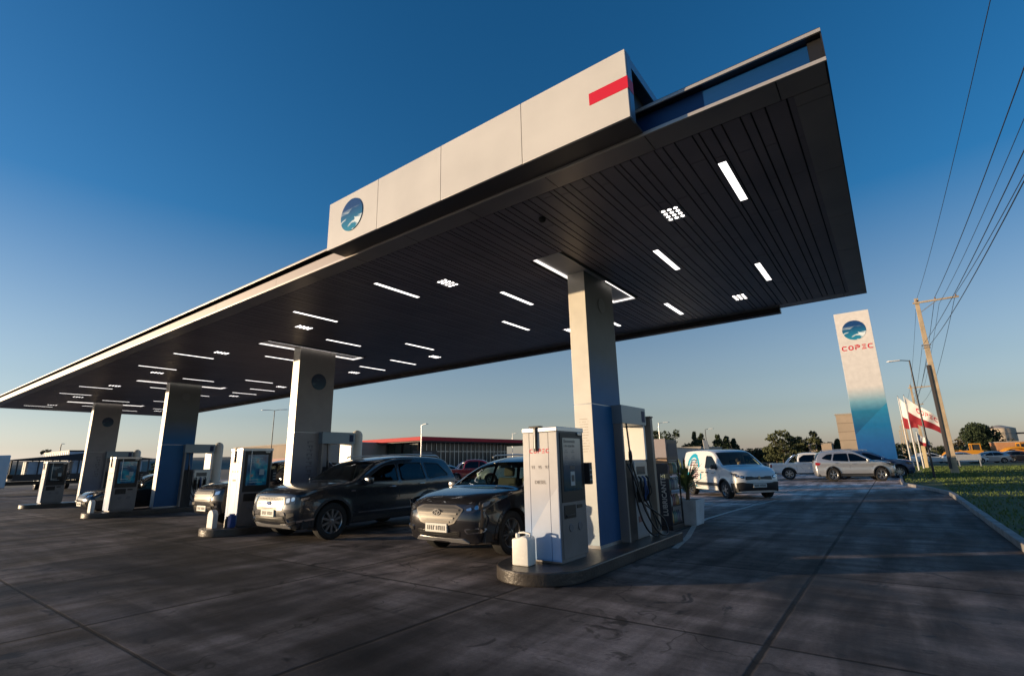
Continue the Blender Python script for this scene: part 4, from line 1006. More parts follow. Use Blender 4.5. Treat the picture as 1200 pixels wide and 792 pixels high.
# ------------------------------------------------------------------ pump islands
islw=.67
ISL=['nearest pump island','second pump island','third pump island','farthest pump island']
isl_m=mat('island_concrete',(.052,.045,.040),.34,noise=.3,nscale=3,bump=.3,bscale=25)
for q,x in enumerate(colx):
    xc=x-.172; rr=islw; ex=-1.36
    A=[(xc+rr,2.45)]+[(xc+rr*math.cos(R(-a)),ex+rr*math.sin(R(-a))) for a in range(0,181,9)]+[(xc-rr,2.45)]
    A=A[::-1]
    b=MB(); b.prism(A,.17); o=b.build('pump_island',isl_m,bevel=.018,seg=2)
    tag(o,'low concrete kerb island with rounded front end, the %s'%ISL[q],'pump island','raised islands under the canopy')
pump_front=ramp_mat('pump_front_paint',2,[(0,(.16,.34,.64)),(.35,(.28,.42,.66)),(1.0,(.50,.50,.54)),(1.9,(.56,.535,.49))],.35,coat=.3)
pump_pale=mat('pump_diagonal',(.76,.77,.78),.35,coat=.3)
metal_side=mat('pump_side_metal',(.20,.195,.20),.42,.4,noise=.08,nscale=4)
screen0=ramp_mat('screen_pale',2,[(0,(.012,.05,.09)),(.45,(.02,.07,.12)),(.62,(.20,.28,.31)),(1,(.30,.38,.40))],.12,space='Generated',coat=.5)
def ad_screen(name,seed):
    m=mat(name,(.02,.1,.16),.12,coat=.5); n=m.node_tree; b=n.nodes['Principled BSDF']; tc=[x for x in n.nodes if x.type=='TEX_COORD'][0]
    mp=n.nodes.new('ShaderNodeMapping'); mp.inputs['Location'].default_value=(seed,seed*2,0); n.links.new(tc.outputs['Object'],mp.inputs[0])
    t=n.nodes.new('ShaderNodeTexNoise'); t.inputs['Scale'].default_value=3.2; t.inputs['Detail'].default_value=2; n.links.new(mp.outputs[0],t.inputs['Vector'])
    c=n.nodes.new('ShaderNodeValToRGB'); e=c.color_ramp.elements; e[0].position=.36; e[0].color=(.006,.035,.08,1); e[1].position=.70; e[1].color=(.25,.14,.11,1)
    x=e.new(.50); x.color=(.008,.08,.16,1); x=e.new(.60); x.color=(.012,.17,.24,1)
    n.links.new(t.outputs[0],c.inputs[0]); n.links.new(c.outputs[0],b.inputs['Base Color'])
    b.inputs['Emission Strength'].default_value=.10; n.links.new(c.outputs[0],b.inputs['Emission Color']); return m
hose_m=mat('hose_rubber',(.012,.012,.014),.5)
def pump(q,x,label,scr):
    # pay terminal totem at the front end of an island; origin at its base, local frame = world frame
    t=thing('pay_terminal',label,'pay terminal',(x+.13,-1.38,.17),0,'pay terminals at the front of the islands')
    H=1.86; W_=.595; D=.76
    b=MB(); b.box(-W_,0,.004,D,.05,H-.06); b.box(-W_+.02,-.02,.03,D-.03,0,.05); body=b.build('cabinet',metal_side,t,bevel=.008)
    for (a,c) in ((-W_,-W_+.112),(-W_+.118,-.148),(-.142,-.001)):
        b=MB(); b.box(a,c,-.012,.004,.035,H-.075); b.build('front_panel',pump_front,t,bevel=.004)
    b=MB(); b.add([(-.47,-.0135,.42),(-.149,-.0135,.42-.0),(-.149,-.0135,.86)],[(0,1,2)]); b.add([(-.141,-.0135,.42),(-.012,-.0135,.42),(-.012,-.0135,1.02),(-.141,-.0135,.87)],[(0,1,2,3)])
    b.add([(-.47,-.0135,.42),(-.47,-.0135,.06),(-.149,-.0135,.06),(-.149,-.0135,.42)],[(0,1,2,3)]); b.add([(-.141,-.0135,.06),(-.012,-.0135,.06),(-.012,-.0135,.42),(-.141,-.0135,.42)],[(0,1,2,3)])
    b.build('diagonal_print',ramp_mat('pump_diag_paint',2,[(0,(.26,.44,.72)),(.5,(.46,.52,.64)),(1.2,(.62,.62,.64))],.35,coat=.3),t)
    b=MB(); b.box(-W_-.01,.012,-.02,D+.01,H-.07,H); b.build('top_cap',alu,t,bevel=.01)
    h=.062; wordmark(h,red,t,(-.306-wm_w(h)/2,-.0145,1.49),(1,0,0),name='lettering')
    pr=mat('print_grey',(.20,.18,.17),.5)
    text_mesh('93   95   97',.065,pr,t,org=(-.30,-.0145,1.27),align='CENTER'); text_mesh('DIESEL',.068,pr,t,org=(-.30,-.0145,1.06),align='CENTER',bold=.001)
    # terminal side
    b=MB(); b.box(.0,.012,.06,D-.04,.80,H-.08); fr=b.build('screen_surround',black,t,bevel=.004)
    b=MB(); b.box(.012,.016,.12,D-.12,.95,1.70); sc=b.build('screen',scr,fr)
    if q==0:
        wh=mat('screen_text',(.02,.03,.04),.3)
        text_mesh('Bienvenido',.075,wh,sc,org=(.0165,.15,1.63),ux=(0,1,0)); text_mesh('a tu estación',.06,wh,sc,org=(.0165,.15,1.57),ux=(0,1,0))
        b=MB()
        for r_ in range(3):
            for c_ in range(2): 
                b.box(.0165,.018,.16+.2*c_,.26+.2*c_,1.49-.085*r_,1.50-.085*r_); b.box(.0165,.018,.19+.2*c_,.24+.2*c_,1.515-.085*r_,1.525-.085*r_)
        b.build('menu_lines',mat('menu_print',(.08,.13,.16),.4),sc)
        b=MB(); b.box(.0165,.019,.31,.43,1.02,1.22); b.build('card_image',mat('screen_card',(.45,.5,.52),.4),sc)
        b=MB(); b.box(.0165,.021,.33,.41,1.08,1.17); b.build('code_panel',mat('screen_dark',(.05,.06,.07),.4),sc)
        b=MB(); b.box(.0165,.0195,.30,.44,1.25,1.30); b.build('button_image',mat('screen_dark',(.05,.06,.07),.4),sc)
    else:
        b=MB()
        for r_ in range(3): b.box(.0165,.018,.18,.50-.07*r_,1.60-.05*r_,1.618-.05*r_)
        b.box(.0165,.018,.20,.42,1.08,1.10); b.box(.0165,.018,.20,.52,1.02,1.035); b.box(.0165,.018,.44,.56,1.20,1.34)
        b.build('menu_lines',mat('screen_white',(.35,.45,.5),.4),sc)
        b=MB(); b.tube([(.03,.20,1.82),(.04,.20,1.30),(.03,.22,1.06)],.008,6); b.build('hanging_cord',alu,t)
    b=MB(); b.box(.0,.018,.10,.42,.58,.76); b.box(.0,.016,.46,.62,.70,.75); b.box(0,.03,.14,.38,.60,.63); b.build('card_reader',black,t,bevel=.005)
    b=MB(); b.box(.0,.008,.05,D-.03,.06,.79); b.build('lower_door',metal_side,t,bevel=.003)
    for yy,rr in ((.27,.055),(.53,.06)):
        b=MB(); b.lathe([(rr,.0),(rr,.008),(rr-.008,.012),(rr-.012,.010),(0,.010)],20,XZ((.008,yy,.45),(0,1,0),(0,0,1))); b.build('round_sticker',mat('sticker_ring',(.14,.14,.15),.4),t)
    b=MB(); b.box(.0,.03,.56,.68,1.74,1.79); b.build('small_camera',steel,t,bevel=.008)
    # flag box at the back edge
    b=MB(); b.box(-.02,.09,D+.0,D+.09,1.02,1.34); b.build('receipt_box',dark,t,bevel=.006)
    b=MB()
    for z in (1.08,1.15,1.22): b.box(.0902,.092,D+.01,D+.08,z,z+.02)
    b.build('receipt_label',mat('pale_label',(.4,.42,.43),.5),t)
    # black T arm hanging over the front
    b=MB(); b.box(-.46,-.27,-.05,.06,H,H+.022); b.box(-.385,-.335,-.045,-.018,1.52,H+.01); b.build('squeegee_arm',black,t,bevel=.006)
    b=MB(); b.box(-.366,-.354,-.050,-.045,1.56,H-.02); b.build('arm_slot',steel,t)
    return t
scrs=[screen0,ad_screen('screen_ad_one',1.3),ad_screen('screen_ad_two',4.1),mat('screen_off',(.02,.022,.025),.12,coat=.5)]
PL=['tall white pay terminal with pale screen, beside the white jerry can','white pay terminal with blue picture screen beside the dark large car','white pay terminal with dim picture screen beside the blue column','farthest grey pay terminal with a switched off screen']
for q,x in enumerate(colx): pump(q,x,PL[q],scrs[q])
def dispenser(q,x,label):
    t=thing('fuel_dispenser',label,'fuel dispenser',(x+.02,.78,.17),0,'fuel dispensers behind the columns')
    grey=mat('dispenser_grey',(.34,.35,.37),.4,.2,noise=.06); post=mat('dispenser_post',(.26,.235,.22),.45,.3)
    D=1.0
    b=MB(); b.box(-.40,.13,.39,D+.03,.04,1.36); b.box(-.37,.10,.42,D,0,.04); b.build('cabinet',grey,t,bevel=.008)
    b=MB(); b.box(-.40,.145,0,.055,0,2.0); b.box(-.40,.145,.31 if q==0 else .34,.385,0,.0) ; b.build('side_post',post,t,bevel=.006)
    b=MB(); b.box(-.40,.13,.06,.388,0,1.36); b.build('hose_bay',dark,t,bevel=.006)
    b=MB(); b.box(-.40,.145,D-.03,D+.045,1.362,2.0); b.build('lit_panel',mat('panel_white',(.82,.81,.78),.4),t)
    b=MB(); b.box(-.43,.17,-.02,D+.08,2.0,2.33); h=b.build('header_box',mat('header_blue_grey',(.20,.25,.29),.35,.3),t,bevel=.006)
    b=MB(); b.box(.171,.174,D-.12,D+.02,2.06,2.27); b.build('header_emblem',mat('deep_blue_print',(.004,.02,.08),.6),h,bevel=.0)
    b=MB(); b.box(.13,.146,.42,D,.80,1.33); f=b.build('display_fascia',mat('fascia_steel',(.40,.45,.48),.25,.5),t,bevel=.006)
    b=MB(); b.box(.146,.150,.50,D-.12,1.10,1.24); b.build('display',mat('lcd',(.05,.07,.08),.15,coat=.5),f)
    for k in range(3):
        y=.49+.17*k
        b=MB(); b.box(.10,.19,y-.055,y+.055,.62,.98); b.build('nozzle_boot',black,t,bevel=.015)
        b=MB(); b.tube([(.20,y,.66),(.215,y,.80),(.23,y,.93),(.215,y,1.03),(.17,y,1.07)],[.020,.024,.028,.022,.012],8); b.tube([(.225,y,.72),(.27,y,.78),(.255,y,.90)],.010,6)
        b.build('nozzle',[black,blue,black][k] if k!=1 else mat('nozzle_blue',(.02,.07,.22),.4),t,smooth=50)
    # hanging hoses: big loops down from the header to the nozzles
    H=[[(.16,.16,2.0),(.18,.17,1.6),(.19,.19,1.1),(.24,.24,.55),(.30,.36,.22),(.33,.62,.06),(.32,.86,.10),(.24,.86,.45),(.20,.83,.66)],
       [(.15,.30,1.30),(.22,.33,.98),(.27,.40,.62),(.32,.55,.30),(.34,.80,.12),(.30,1.02,.20),(.22,.68,.60),(.20,.66,.66)],
       [(.15,.10,1.30),(.26,.14,1.0),(.34,.3,.5),(.42,.6,.12),(.45,.95,.06),(.36,1.05,.3),(.22,.52,.6),(.2,.49,.66)]]
    for pts in H:
        b=MB(); P=cr([tuple(p) for p in pts],8); b.tube(P,.016,7); b.build('hose',hose_m,t,smooth=60)
    b=MB(); b.lathe([(.012,1.30),(.03,1.34),(.035,1.42),(.03,1.50),(.012,1.54)],12,Matrix.Translation((.185,.185,0))); b.build('hose_swivel',black,t,smooth=50)
    b=MB(); b.box(.131,.136,.46,.62,.28,.38); b.build('red_notice',mat('notice_rust',(.22,.10,.09),.5),t)
    return t
DL=['dispenser with white lit panel and black hose loops behind nearest blue column','fuel dispenser with white panel behind the second column and dark car','fuel dispenser with open window behind the third column','farthest fuel dispenser behind the farthest column']
for q,x in enumerate(colx): dispenser(q,x,DL[q])
for q,x in enumerate(colx):
    b=MB()
    if q==0:
        b.box(-.10,.06,-.06,.06,0,2.16); b.box(-.115,.075,-.075,.075,2.16,2.19)
        o=b.build('service_post',mat('post_tan',(.30,.25,.20),.5,.2,noise=.1),bevel=.01); o.location=(.16,2.06,.17)
        tag(o,'square tan post behind the nearest fuel dispenser','post',)
    else:
        b.lathe([(.17,0),(.17,2.25),(.165,2.30),(.12,2.38),(.05,2.42),(0,2.43)],24)
        o=b.build('service_post',mat('post_white',(.70,.68,.62),.45),smooth=40); o.location=(x-.05,2.10,.17)
        tag(o,'round white post with domed top behind the %s'%['','second column','third column','farthest column'][q],'post',group='round white posts on the islands')
# jerry can, small bollard, bins
def jerry(name,loc,label,rz=0,sc=1.0,group=None):
    t=thing(name,label,'jerry can',loc,rz,group)
    w_,d_,h_=.135*sc,.10*sc,.40*sc
    b=MB(); poly=[(-w_,0),(w_,0),(w_,h_*.86),(w_*.80,h_*.93),(w_*.2,h_*.95),(-w_*.15,h_*.90),(-w_,h_*.86)]
    b.prism(poly,2*d_,Matrix(((1,0,0,0),(0,0,-1,d_),(0,1,0,0),(0,0,0,1)))); b.build('body',mat('can_plastic',(.80,.78,.72),.45,noise=.04),t,bevel=.022*sc,seg=3)
    b=MB(); b.tube([(w_*.85,0,h_*.90),(w_*.80,0,h_*1.02),(0,0,h_*1.05),(-w_*.55,0,h_*1.02),(-w_*.8,0,h_*.88)],.014*sc,8); b.build('handle',mat('can_plastic'),t,smooth=60)
    b=MB(); b.lathe([(.03*sc,0),(.03*sc,.05*sc),(.026*sc,.056*sc),(0,.056*sc)],16,Matrix.Translation((-w_*.62,-d_*.2,h_*.88))); b.build('cap',mat('can_plastic'),t,smooth=40)
    b=MB()
    for k in range(3): b.box(-w_*.6,w_*.6,-d_-.003,-d_+.002,h_*(.25+.15*k),h_*(.25+.15*k)+.006)
    b.build('moulded_ribs',mat('can_plastic'),t)
    return t
jerry('jerry_can',(-.335,-1.62,.17),'white plastic jerry can standing before the nearest pay terminal',.05,1.0)
def round_board(loc,label,h=.42):
    b=MB(); poly=[(-.15,0),(.15,0)]+[(.15*math.cos(R(a)),h-.15+.15*math.sin(R(a))) for a in range(0,181,15)]
    b.prism(poly,.12,Matrix(((1,0,0,0),(0,0,-1,.06),(0,1,0,0),(0,0,0,1)))); o=b.build('kerb_bollard',mat('bollard_white',(.66,.65,.62),.5,noise=.05),bevel=.015); o.location=loc; tag(o,label,'bollard',group='white round topped bollards on the island ends'); 
    return o
round_board((-9.36,-1.80,.17),'white round topped bollard on the second island end')
round_board((-18.5,-1.80,.17),'white round topped bollard on the third island end')
b=MB(); b.box(-.08,.08,-.06,.06,0,.28); b.box(-.06,.06,-.045,.045,.28,.31); o=b.build('blue_canister',mat('canister_blue',(.015,.07,.28),.35),bevel=.012); o.location=(-9.08,-1.48,.17); tag(o,'small blue canister at the foot of the second pay terminal','canister')
b=MB(); b.lathe([(.06,0),(.055,.16),(.03,.20),(.03,.24),(0,.245)],16); o=b.build('spray_bottle',black,smooth=40); o.location=(-9.28,-1.50,.17); tag(o,'short black bottle at the foot of the second pay terminal','bottle')
# ------------------------------------------------------------------ lubricant rack and planter
rk=thing('lubricant_rack','tall dark display rack lettered LUBRICANTES beyond the nearest dispenser','display rack',(-.44,3.80,0))
navy=mat('rack_navy',(.012,.018,.035),.4)
b=MB(); b.box(0,.27,0,.03,.10,1.42); b.build('front_panel',navy,rk,bevel=.004)
b=MB(); b.box(0,.27,0,.03,1.43,1.98); b.build('top_panel',mat('rack_grey',(.30,.27,.30),.45),rk,bevel=.004)
b=MB(); b.box(0,.27,-.002,.032,1.43,1.56); b.build('tan_band',mat('rack_tan',(.36,.24,.16),.5),rk)
b=MB()
for z in (.12,.48,.84,1.18,1.46): b.box(.01,.26,.04,.74,z,z+.025)
b.build('shelf_set',dark,rk)
b=MB(); b.box(0,.27,.04,.76,1.50,1.96); b.build('header',navy,rk,bevel=.006)
b=MB(); b.box(.271,.274,.12,.68,1.58,1.88); b.build('header_print',mat('header_print',(.03,.035,.06),.5),rk)
for xx in (.0,.24):
    b=MB(); b.box(xx,xx+.03,.73,.76,0,1.5); b.build('post',dark,rk)
b=MB(); b.box(0,.27,0,.76,0,.10); b.build('base',dark,rk,bevel=.006)
text_mesh('LUBRICANTES',.155,mat('rack_letters',(.55,.54,.52),.5),rk,org=(.19,-.003,.30),ux=(0,0,1),uz=(-1,0,0),sx=.92,bold=.003)
bcol=[(.30,.16,.03),(.04,.12,.10),(.05,.06,.10),(.25,.26,.26),(.12,.02,.02)]
btl=MB(); btl.lathe([(.045,0),(.045,.17),(.018,.21),(.018,.24),(0,.242)],8)
lv=['bottom','second','third','top']
for si,z in enumerate((.145,.505,.865,1.205)):
    for k in range(6):
        mi=(si*3+k//2)%5; o=btl.build('oil_bottle',mat('bottle_%d'%mi,bcol[mi],.35),smooth=40) if k==0 else None
        if k==0: src=o
        else: o=src.copy(); COL.objects.link(o); o.data=src.data.copy(); o.data.materials.clear(); o.data.materials.append(mat('bottle_%d'%mi,bcol[mi],.35))
        o.location=(-.44+.19,3.80+.09+.115*k,z); tag(o,'%s oil bottle on the %s shelf of the lubricant rack'%(['amber','dark green','navy','grey','dark red'][mi],lv[si]),'bottle',group='oil bottles on the %s rack shelf'%lv[si])
pt=thing('planter','white square tapered planter standing by the lane line','planter',(-.26,5.10,0)); pt.scale=(.80,.80,.95)
b=MB(); pz=[(-.36,0),(.36,0),(.43,.62),(-.43,.62)]
for k in range(4):
    pass
v=[(-.36,-.36,0),(.36,-.36,0),(.36,.36,0),(-.36,.36,0),(-.43,-.43,.6),(.43,-.43,.6),(.43,.43,.6),(-.43,.43,.6),(-.37,-.37,.6),(.37,-.37,.6),(.37,.37,.6),(-.37,.37,.6),(-.36,-.36,.52),(.36,-.36,.52),(.36,.36,.52),(-.36,.36,.52)]
b.add(v,[(3,2,1,0)]+[(i,(i+1)%4,(i+1)%4+4,i+4) for i in range(4)]+[(i+4,(i+1)%4+4,(i+1)%4+8,i+8) for i in range(4)]+[(i+8,(i+1)%4+8,(i+1)%4+12,i+12) for i in range(4)])
b.build('pot',mat('pot_white',(.50,.53,.56),.55,noise=.12,nscale=4),pt,bevel=.012)
b=MB(); b.add([(-.36,-.36,.54),(.36,-.36,.54),(.36,.36,.54),(-.36,.36,.54)],[(0,1,2,3)]); b.build('soil',mat('soil',(.05,.035,.025),.95),pt)
yu=thing('yucca_plant','spiky green yucca growing in the white planter','plant',(-.22,5.10,.50))
b=MB(); b.tube([(0,0,0),(.02,.01,.25),(0,0,.45)],[.05,.045,.04],8); b.build('stem',mat('yucca_stem',(.12,.08,.05),.9),yu,smooth=60)
b=MB()
for k in range(90):
    a=random.uniform(0,6.283); e=R(random.uniform(5,85)); L_=random.uniform(.50,.90); z0=random.uniform(.22,.45); wd=.030
    d=Vector((math.cos(a)*math.cos(e),math.sin(a)*math.cos(e),math.sin(e))); s_=Vector((-math.sin(a),math.cos(a),0))*wd
    p=Vector((0,0,z0)); pts=[p,p+d*L_*.5,p+d*L_-Vector((0,0,.12*math.cos(e)))]
    b.add([pts[0]-s_*.5,pts[0]+s_*.5,pts[1]+s_,pts[1]-s_,pts[2]],[(0,1,2,3),(3,2,4)])
b.build('leaves',mat('yucca_leaf',(.16,.19,.06),.6,noise=.3,nscale=8),yu)

# ------------------------------------------------------------------ cars at the pumps
suv_a('dark blue grey large suv with chrome grille and lit headlight at the second island',(-7.02,.83,0),R(-90),paint_gr)
suv_b('dark suv with oval badge and wide chrome bars behind the nearest pay terminal',(-2.42,1.12,0),R(-90),paint_br)
o=pickup('dark pickup with lit chrome nose, mostly hidden by the second pay terminal',(-11.2,1.35,0),R(-90),paint_k,None,2,'chrome')
sedan('black hatchback with shining bonnet beside the third pay terminal',(-20.3,.55,0),R(-90),paint_k)
suv_b('dark suv waiting behind the third island, only its roof showing',(-17.0,8.6,0),R(-90),paint_k,plain=True)
person('driver in grey shirt seated at the wheel of the large dark suv',(-6.64,1.10,.66),R(-90),'grey')
person('driver in orange shirt seated in the dark suv with chrome bars',(-2.04,1.28,.58),R(-90),'orange')
van('white delivery van with teal ring livery facing the forecourt lane',(-1.64,14.65,0),R(-47))
person('driver in orange top seated in the white delivery van',(-1.16,14.68,.62),R(-47),'orange')
o=pickup('pale double cab pickup parked beyond the white van',(-.47,31.15,0),R(12),paint_w); o.scale=(.95,.95,.95)
o=suv_b('silver suv with roof rails parked before the tall totem sign',(1.85,28.85,0),R(12),paint_s,plain=True); o.scale=(.86,.9,1.06)
o=suv_a('dark suv with roof bars parked just behind the silver suv',(2.3,33.6,0),R(12),paint_b)
sedan('pale hatchback parked behind the white delivery van',(-4.6,27.5,0),R(30),paint_s)
sedan('blue hatchback parked left of the lubricant rack',(-12.4,32.5,0),R(200),paint_b)
pickup('small red pickup parked before the glass shop',(-21.8,22.4,0),R(36.4),paint_r)
pickup('white pickup parked beside the red pickup',(-17.4,21.4,0),R(215),paint_w)
sedan('silver hatchback parked left of the red pickup',(-25.8,23.6,0),R(60),paint_s)
sedan('white hatchback parked by the hedge of the glass shop',(-31,28.0,0),R(30),paint_w)

# ------------------------------------------------------------------ totem sign
T=thing('totem_sign','tall white and blue totem with globe disc and red lettering','totem sign',(0,0,0))
tz=ramp_mat('totem_print',2,[(0,(.003,.035,.13)),(1.6,(.004,.05,.18)),(3.2,(.004,.075,.21)),(4.6,(.008,.16,.30)),(5.3,(.16,.36,.47)),(6.4,(.66,.64,.62)),(12.2,(.74,.70,.66))],.35,coat=.3)
b=MB(); b.box(1.87,4.12,38,38.45,0,12.2); b.build('slab',tz,T,bevel=.01)
td=ramp_mat('totem_diagonal',2,[(.0,(.003,.05,.19)),(2.2,(.004,.09,.30)),(4.2,(.008,.17,.36)),(5.4,(.02,.26,.42))],.35,coat=.3)
b=MB(); b.add([(1.875,37.994,2.9),(4.115,37.994,5.1),(4.115,37.994,.05),(1.875,37.994,.05)],[(0,3,2,1)]); b.build('diagonal_print',td,T)
emblem(.76,T,(3.0,37.992,10.75),(1,0,0),th=.01)
h=.36; wordmark(h,red,T,(3.0-wm_w(h)/2,37.99,9.22),(1,0,0))
b=MB(); b.box(1.5,4.5,37.6,38.9,0,.25); b.build('plinth',cpaint,T,bevel=.02)
# block behind the totem
def block(name,label,x0,x1,y0,y1,h,m,cat='building',extra=None):
    t=thing(name,label,cat,((x0+x1)/2,y0,0)); cx=(x0+x1)/2
    b=MB(); b.box(x0-cx,x1-cx,0,y1-y0,0,h); w_=b.build('wall',m,t)
    b=MB(); b.box(x0-cx-.1,x1-cx+.1,-.1,y1-y0+.1,h,h+.15); b.build('parapet',mat('parapet',(.35,.32,.28),.8),t)
    return t,cx
beige=mat('beige_render',(.36,.29,.22),.85,noise=.12,nscale=.6)
t,cx=block('plain_tower','plain beige concrete tower standing left behind the totem',-1.25,.6,68,71,6.3,beige,'building')
b=MB()
for k in range(1,6): b.box(-.925,.925,-.012,-.003,k*1.05,k*1.05+.03)
b.build('panel_joint',seam,t)
block('low_tower','low beige block among the far trees, left one',-9.5,-8.1,109,112,3.5,beige); block('low_tower','low beige block among the far trees, right one',-7.3,-5.6,109,113,3.5,beige)
# ------------------------------------------------------------------ glass shop
sh=thing('glass_shop','low glass fronted shop under a thin red roof edge','shop',(-39.8,33.2,0))
redr=mat('roof_red',(.52,.010,.018),.7)
b=MB(); b.box(-22,2.2,-1.6,26,4.05,4.48); rf=b.build('roof',redr,sh,bevel=.02)
b=MB(); b.box(-21.5,1.9,-1.3,25.7,3.95,4.048); b.build('roof_underside',mat('shop_soffit',(.12,.10,.10),.6),rf)
b=MB(); b.box(-20,-.3,0,17,0,.35); b.build('plinth',cpaint,sh)
gsh=mat('shop_glass',(.03,.035,.04),.22,.0,.35)
for k in range(7):
    b=MB(); b.box(.0,.06,.3+k*2.35,2.55+k*2.35,.35,4.05); o=b.build('window',gsh,sh)
    b=MB()
    for j in range(3): b.box(.07,.13,.3+k*2.35+j*.78,.3+k*2.35+j*.78+.06,.35,4.05)
    b.box(.065,.12,.3+k*2.35,2.55+k*2.35,2.9,2.96); b.build('frame',alu,o)
for k in range(6):
    b=MB(); b.box(-2.6-k*2.8,-.1-k*2.8,-.06,0,.35,4.05); o=b.build('window',mat('shop_glass_green',(.018,.03,.02),.1,0,.8,coat=1),sh)
    b=MB()
    for j in range(2): b.box(-2.6-k*2.8+j*1.25,-2.54-k*2.8+j*1.25,-.12,-.07,.35,4.05)
    b.build('frame',dark,o)
b=MB(); b.box(-20,-.3,.3,16.5,.36,3.6); b.build('inner_wall',mat('shop_inside',(.05,.045,.05),.8),sh)
for y in (21.0,25.4):
    b=MB(); b.box(1.6,1.75,y,y+.15,0,4.1); b.build('roof_post',alu,sh)
b=MB(); b.box(-6.0,.4,-1.72,-1.60,2.55,3.1) ; 
tr_=mat('hedge_leaf',(.035,.06,.02),.85,noise=.4,nscale=6)
b=MB(); b.box(.6,.75,-1.4,2.2,2.2,3.0); b.build('hanging_board',dark,sh)
b=MB(); b.box(.751,.755,-1.2,1.9,2.48,2.58); b.box(.751,.755,-.6,1.4,2.72,2.8); b.build('board_lettering',mat('board_print',(.3,.3,.32),.5),sh)
bb,cx=block('beige_building','beige block with a dark red band left of the second column',-64,-45.5,24,40,4.0,beige)
b=MB(); b.box(-9.3,9.3,-.30,-.02,2.0,2.5); b.build('red_band',mat('band_red',(.20,.02,.03),.6),bb)
b=MB(); b.box(-9.3,9.3,-.36,-.02,1.75,1.98); b.build('white_band',mat('band_white',(.5,.48,.45),.6),bb)
for k in range(5):
    b=MB(); b.box(-8.8+k*3.6,-6.0+k*3.6,-.02,-.005,.2,1.7); b.build('shopfront',gsh,bb)
# ------------------------------------------------------------------ trucks at the left
def truck(label,x,y,rz,cabc,boxc,kind='box'):
    t=thing('lorry',label,'lorry',(x,y,0),rz)
    b=MB(); b.prism([(0,.55),(2.1,.55),(2.15,1.2),(1.95,2.3),(1.55,2.75),(0,2.8)],2.4,Matrix(((1,0,0,0),(0,0,-1,1.2),(0,1,0,0),(0,0,0,1)))); c=b.build('cab',cabc,t,bevel=.06)
    for sg in (1,-1):
        b=MB(); b.box(.75,1.75,sg*1.20-.012,sg*1.20+.012,1.45,2.25); b.build('side_window',gsh,c,bevel=.004)
        b=MB(); b.box(1.80,2.0,sg*1.35-.08,sg*1.35+.08,1.5,2.1); b.build('mirror',black,c,bevel=.02)
    b=MB(); b.box(-8,.0,-.4,.4,.7,.95); b.build('chassis',dark,t)
    if kind=='box':
        b=MB(); b.box(-8.4,-.3,-1.25,1.25,1.05,3.3); b.build('cargo_box',boxc,t,bevel=.02)
        b=MB()
        for k in range(14): b.box(-8.2+k*.58,-8.17+k*.58,-1.275,1.275,1.15,3.2)
        b.box(-8.4,-.3,-1.27,1.27,3.2,3.32); b.build('ribs',dark,t)
    else:
        b=MB(); b.box(-8.4,-.3,-1.25,1.25,1.0,1.15); b.box(-8.4,-.3,1.20,1.24,1.15,1.45); b.box(-8.4,-.3,-1.24,-1.20,1.15,1.45)
        for k in range(8):
            for sg in (1,-1): b.box(-8.35+k*1.13,-8.27+k*1.13,sg*1.22-.04,sg*1.22+.04,1.15,2.5)
        b.build('stake_bed',dark,t)
        for k,(a,c_) in enumerate(((-7.9,-5.9),(-5.5,-3.5),(-3.1,-1.0))):
            b=MB(); b.box(a,c_,-1.05,1.05,1.16,2.35); o=b.build('white_cargo',mat('cargo_white',(.42,.46,.52),.6,noise=.15,nscale=2)); o.parent=None
            o.matrix_world=Matrix.Translation((x,y,0))@Matrix.Rotation(rz,4,'Z')
            tag(o,'pale wrapped load on the dark flat lorry, %s'%['rear one','middle one','front one'][k],'load',group='wrapped loads on the lorry')
        b=MB(); b.prism([(-8.5,2.5),(-4.2,2.95),(-.2,2.5),(-.2,2.42),(-8.5,2.42)],2.5,Matrix(((1,0,0,0),(0,0,-1,1.25),(0,1,0,0),(0,0,0,1)))); b.build('tarpaulin',mat('tarp',(.035,.035,.04),.7),t)
    for wx in (1.2,-5.6,-6.8):
        for sg in (1,-1): wheel_parts(t,wx,sg*1.08,.5,'thin',.32,8)
    return t
cabw=mat('cab_white',(.45,.55,.62),.4,coat=.5)
truck('pale cab lorry with stake bed at the far left edge',-47.2,.35,R(268),cabw,None,'flat')
truck('lorry with tall blue white box body left of the farthest column',-59.8,5.9,R(180),cabw,mat('box_blue_white',(.30,.40,.52),.5),'box')
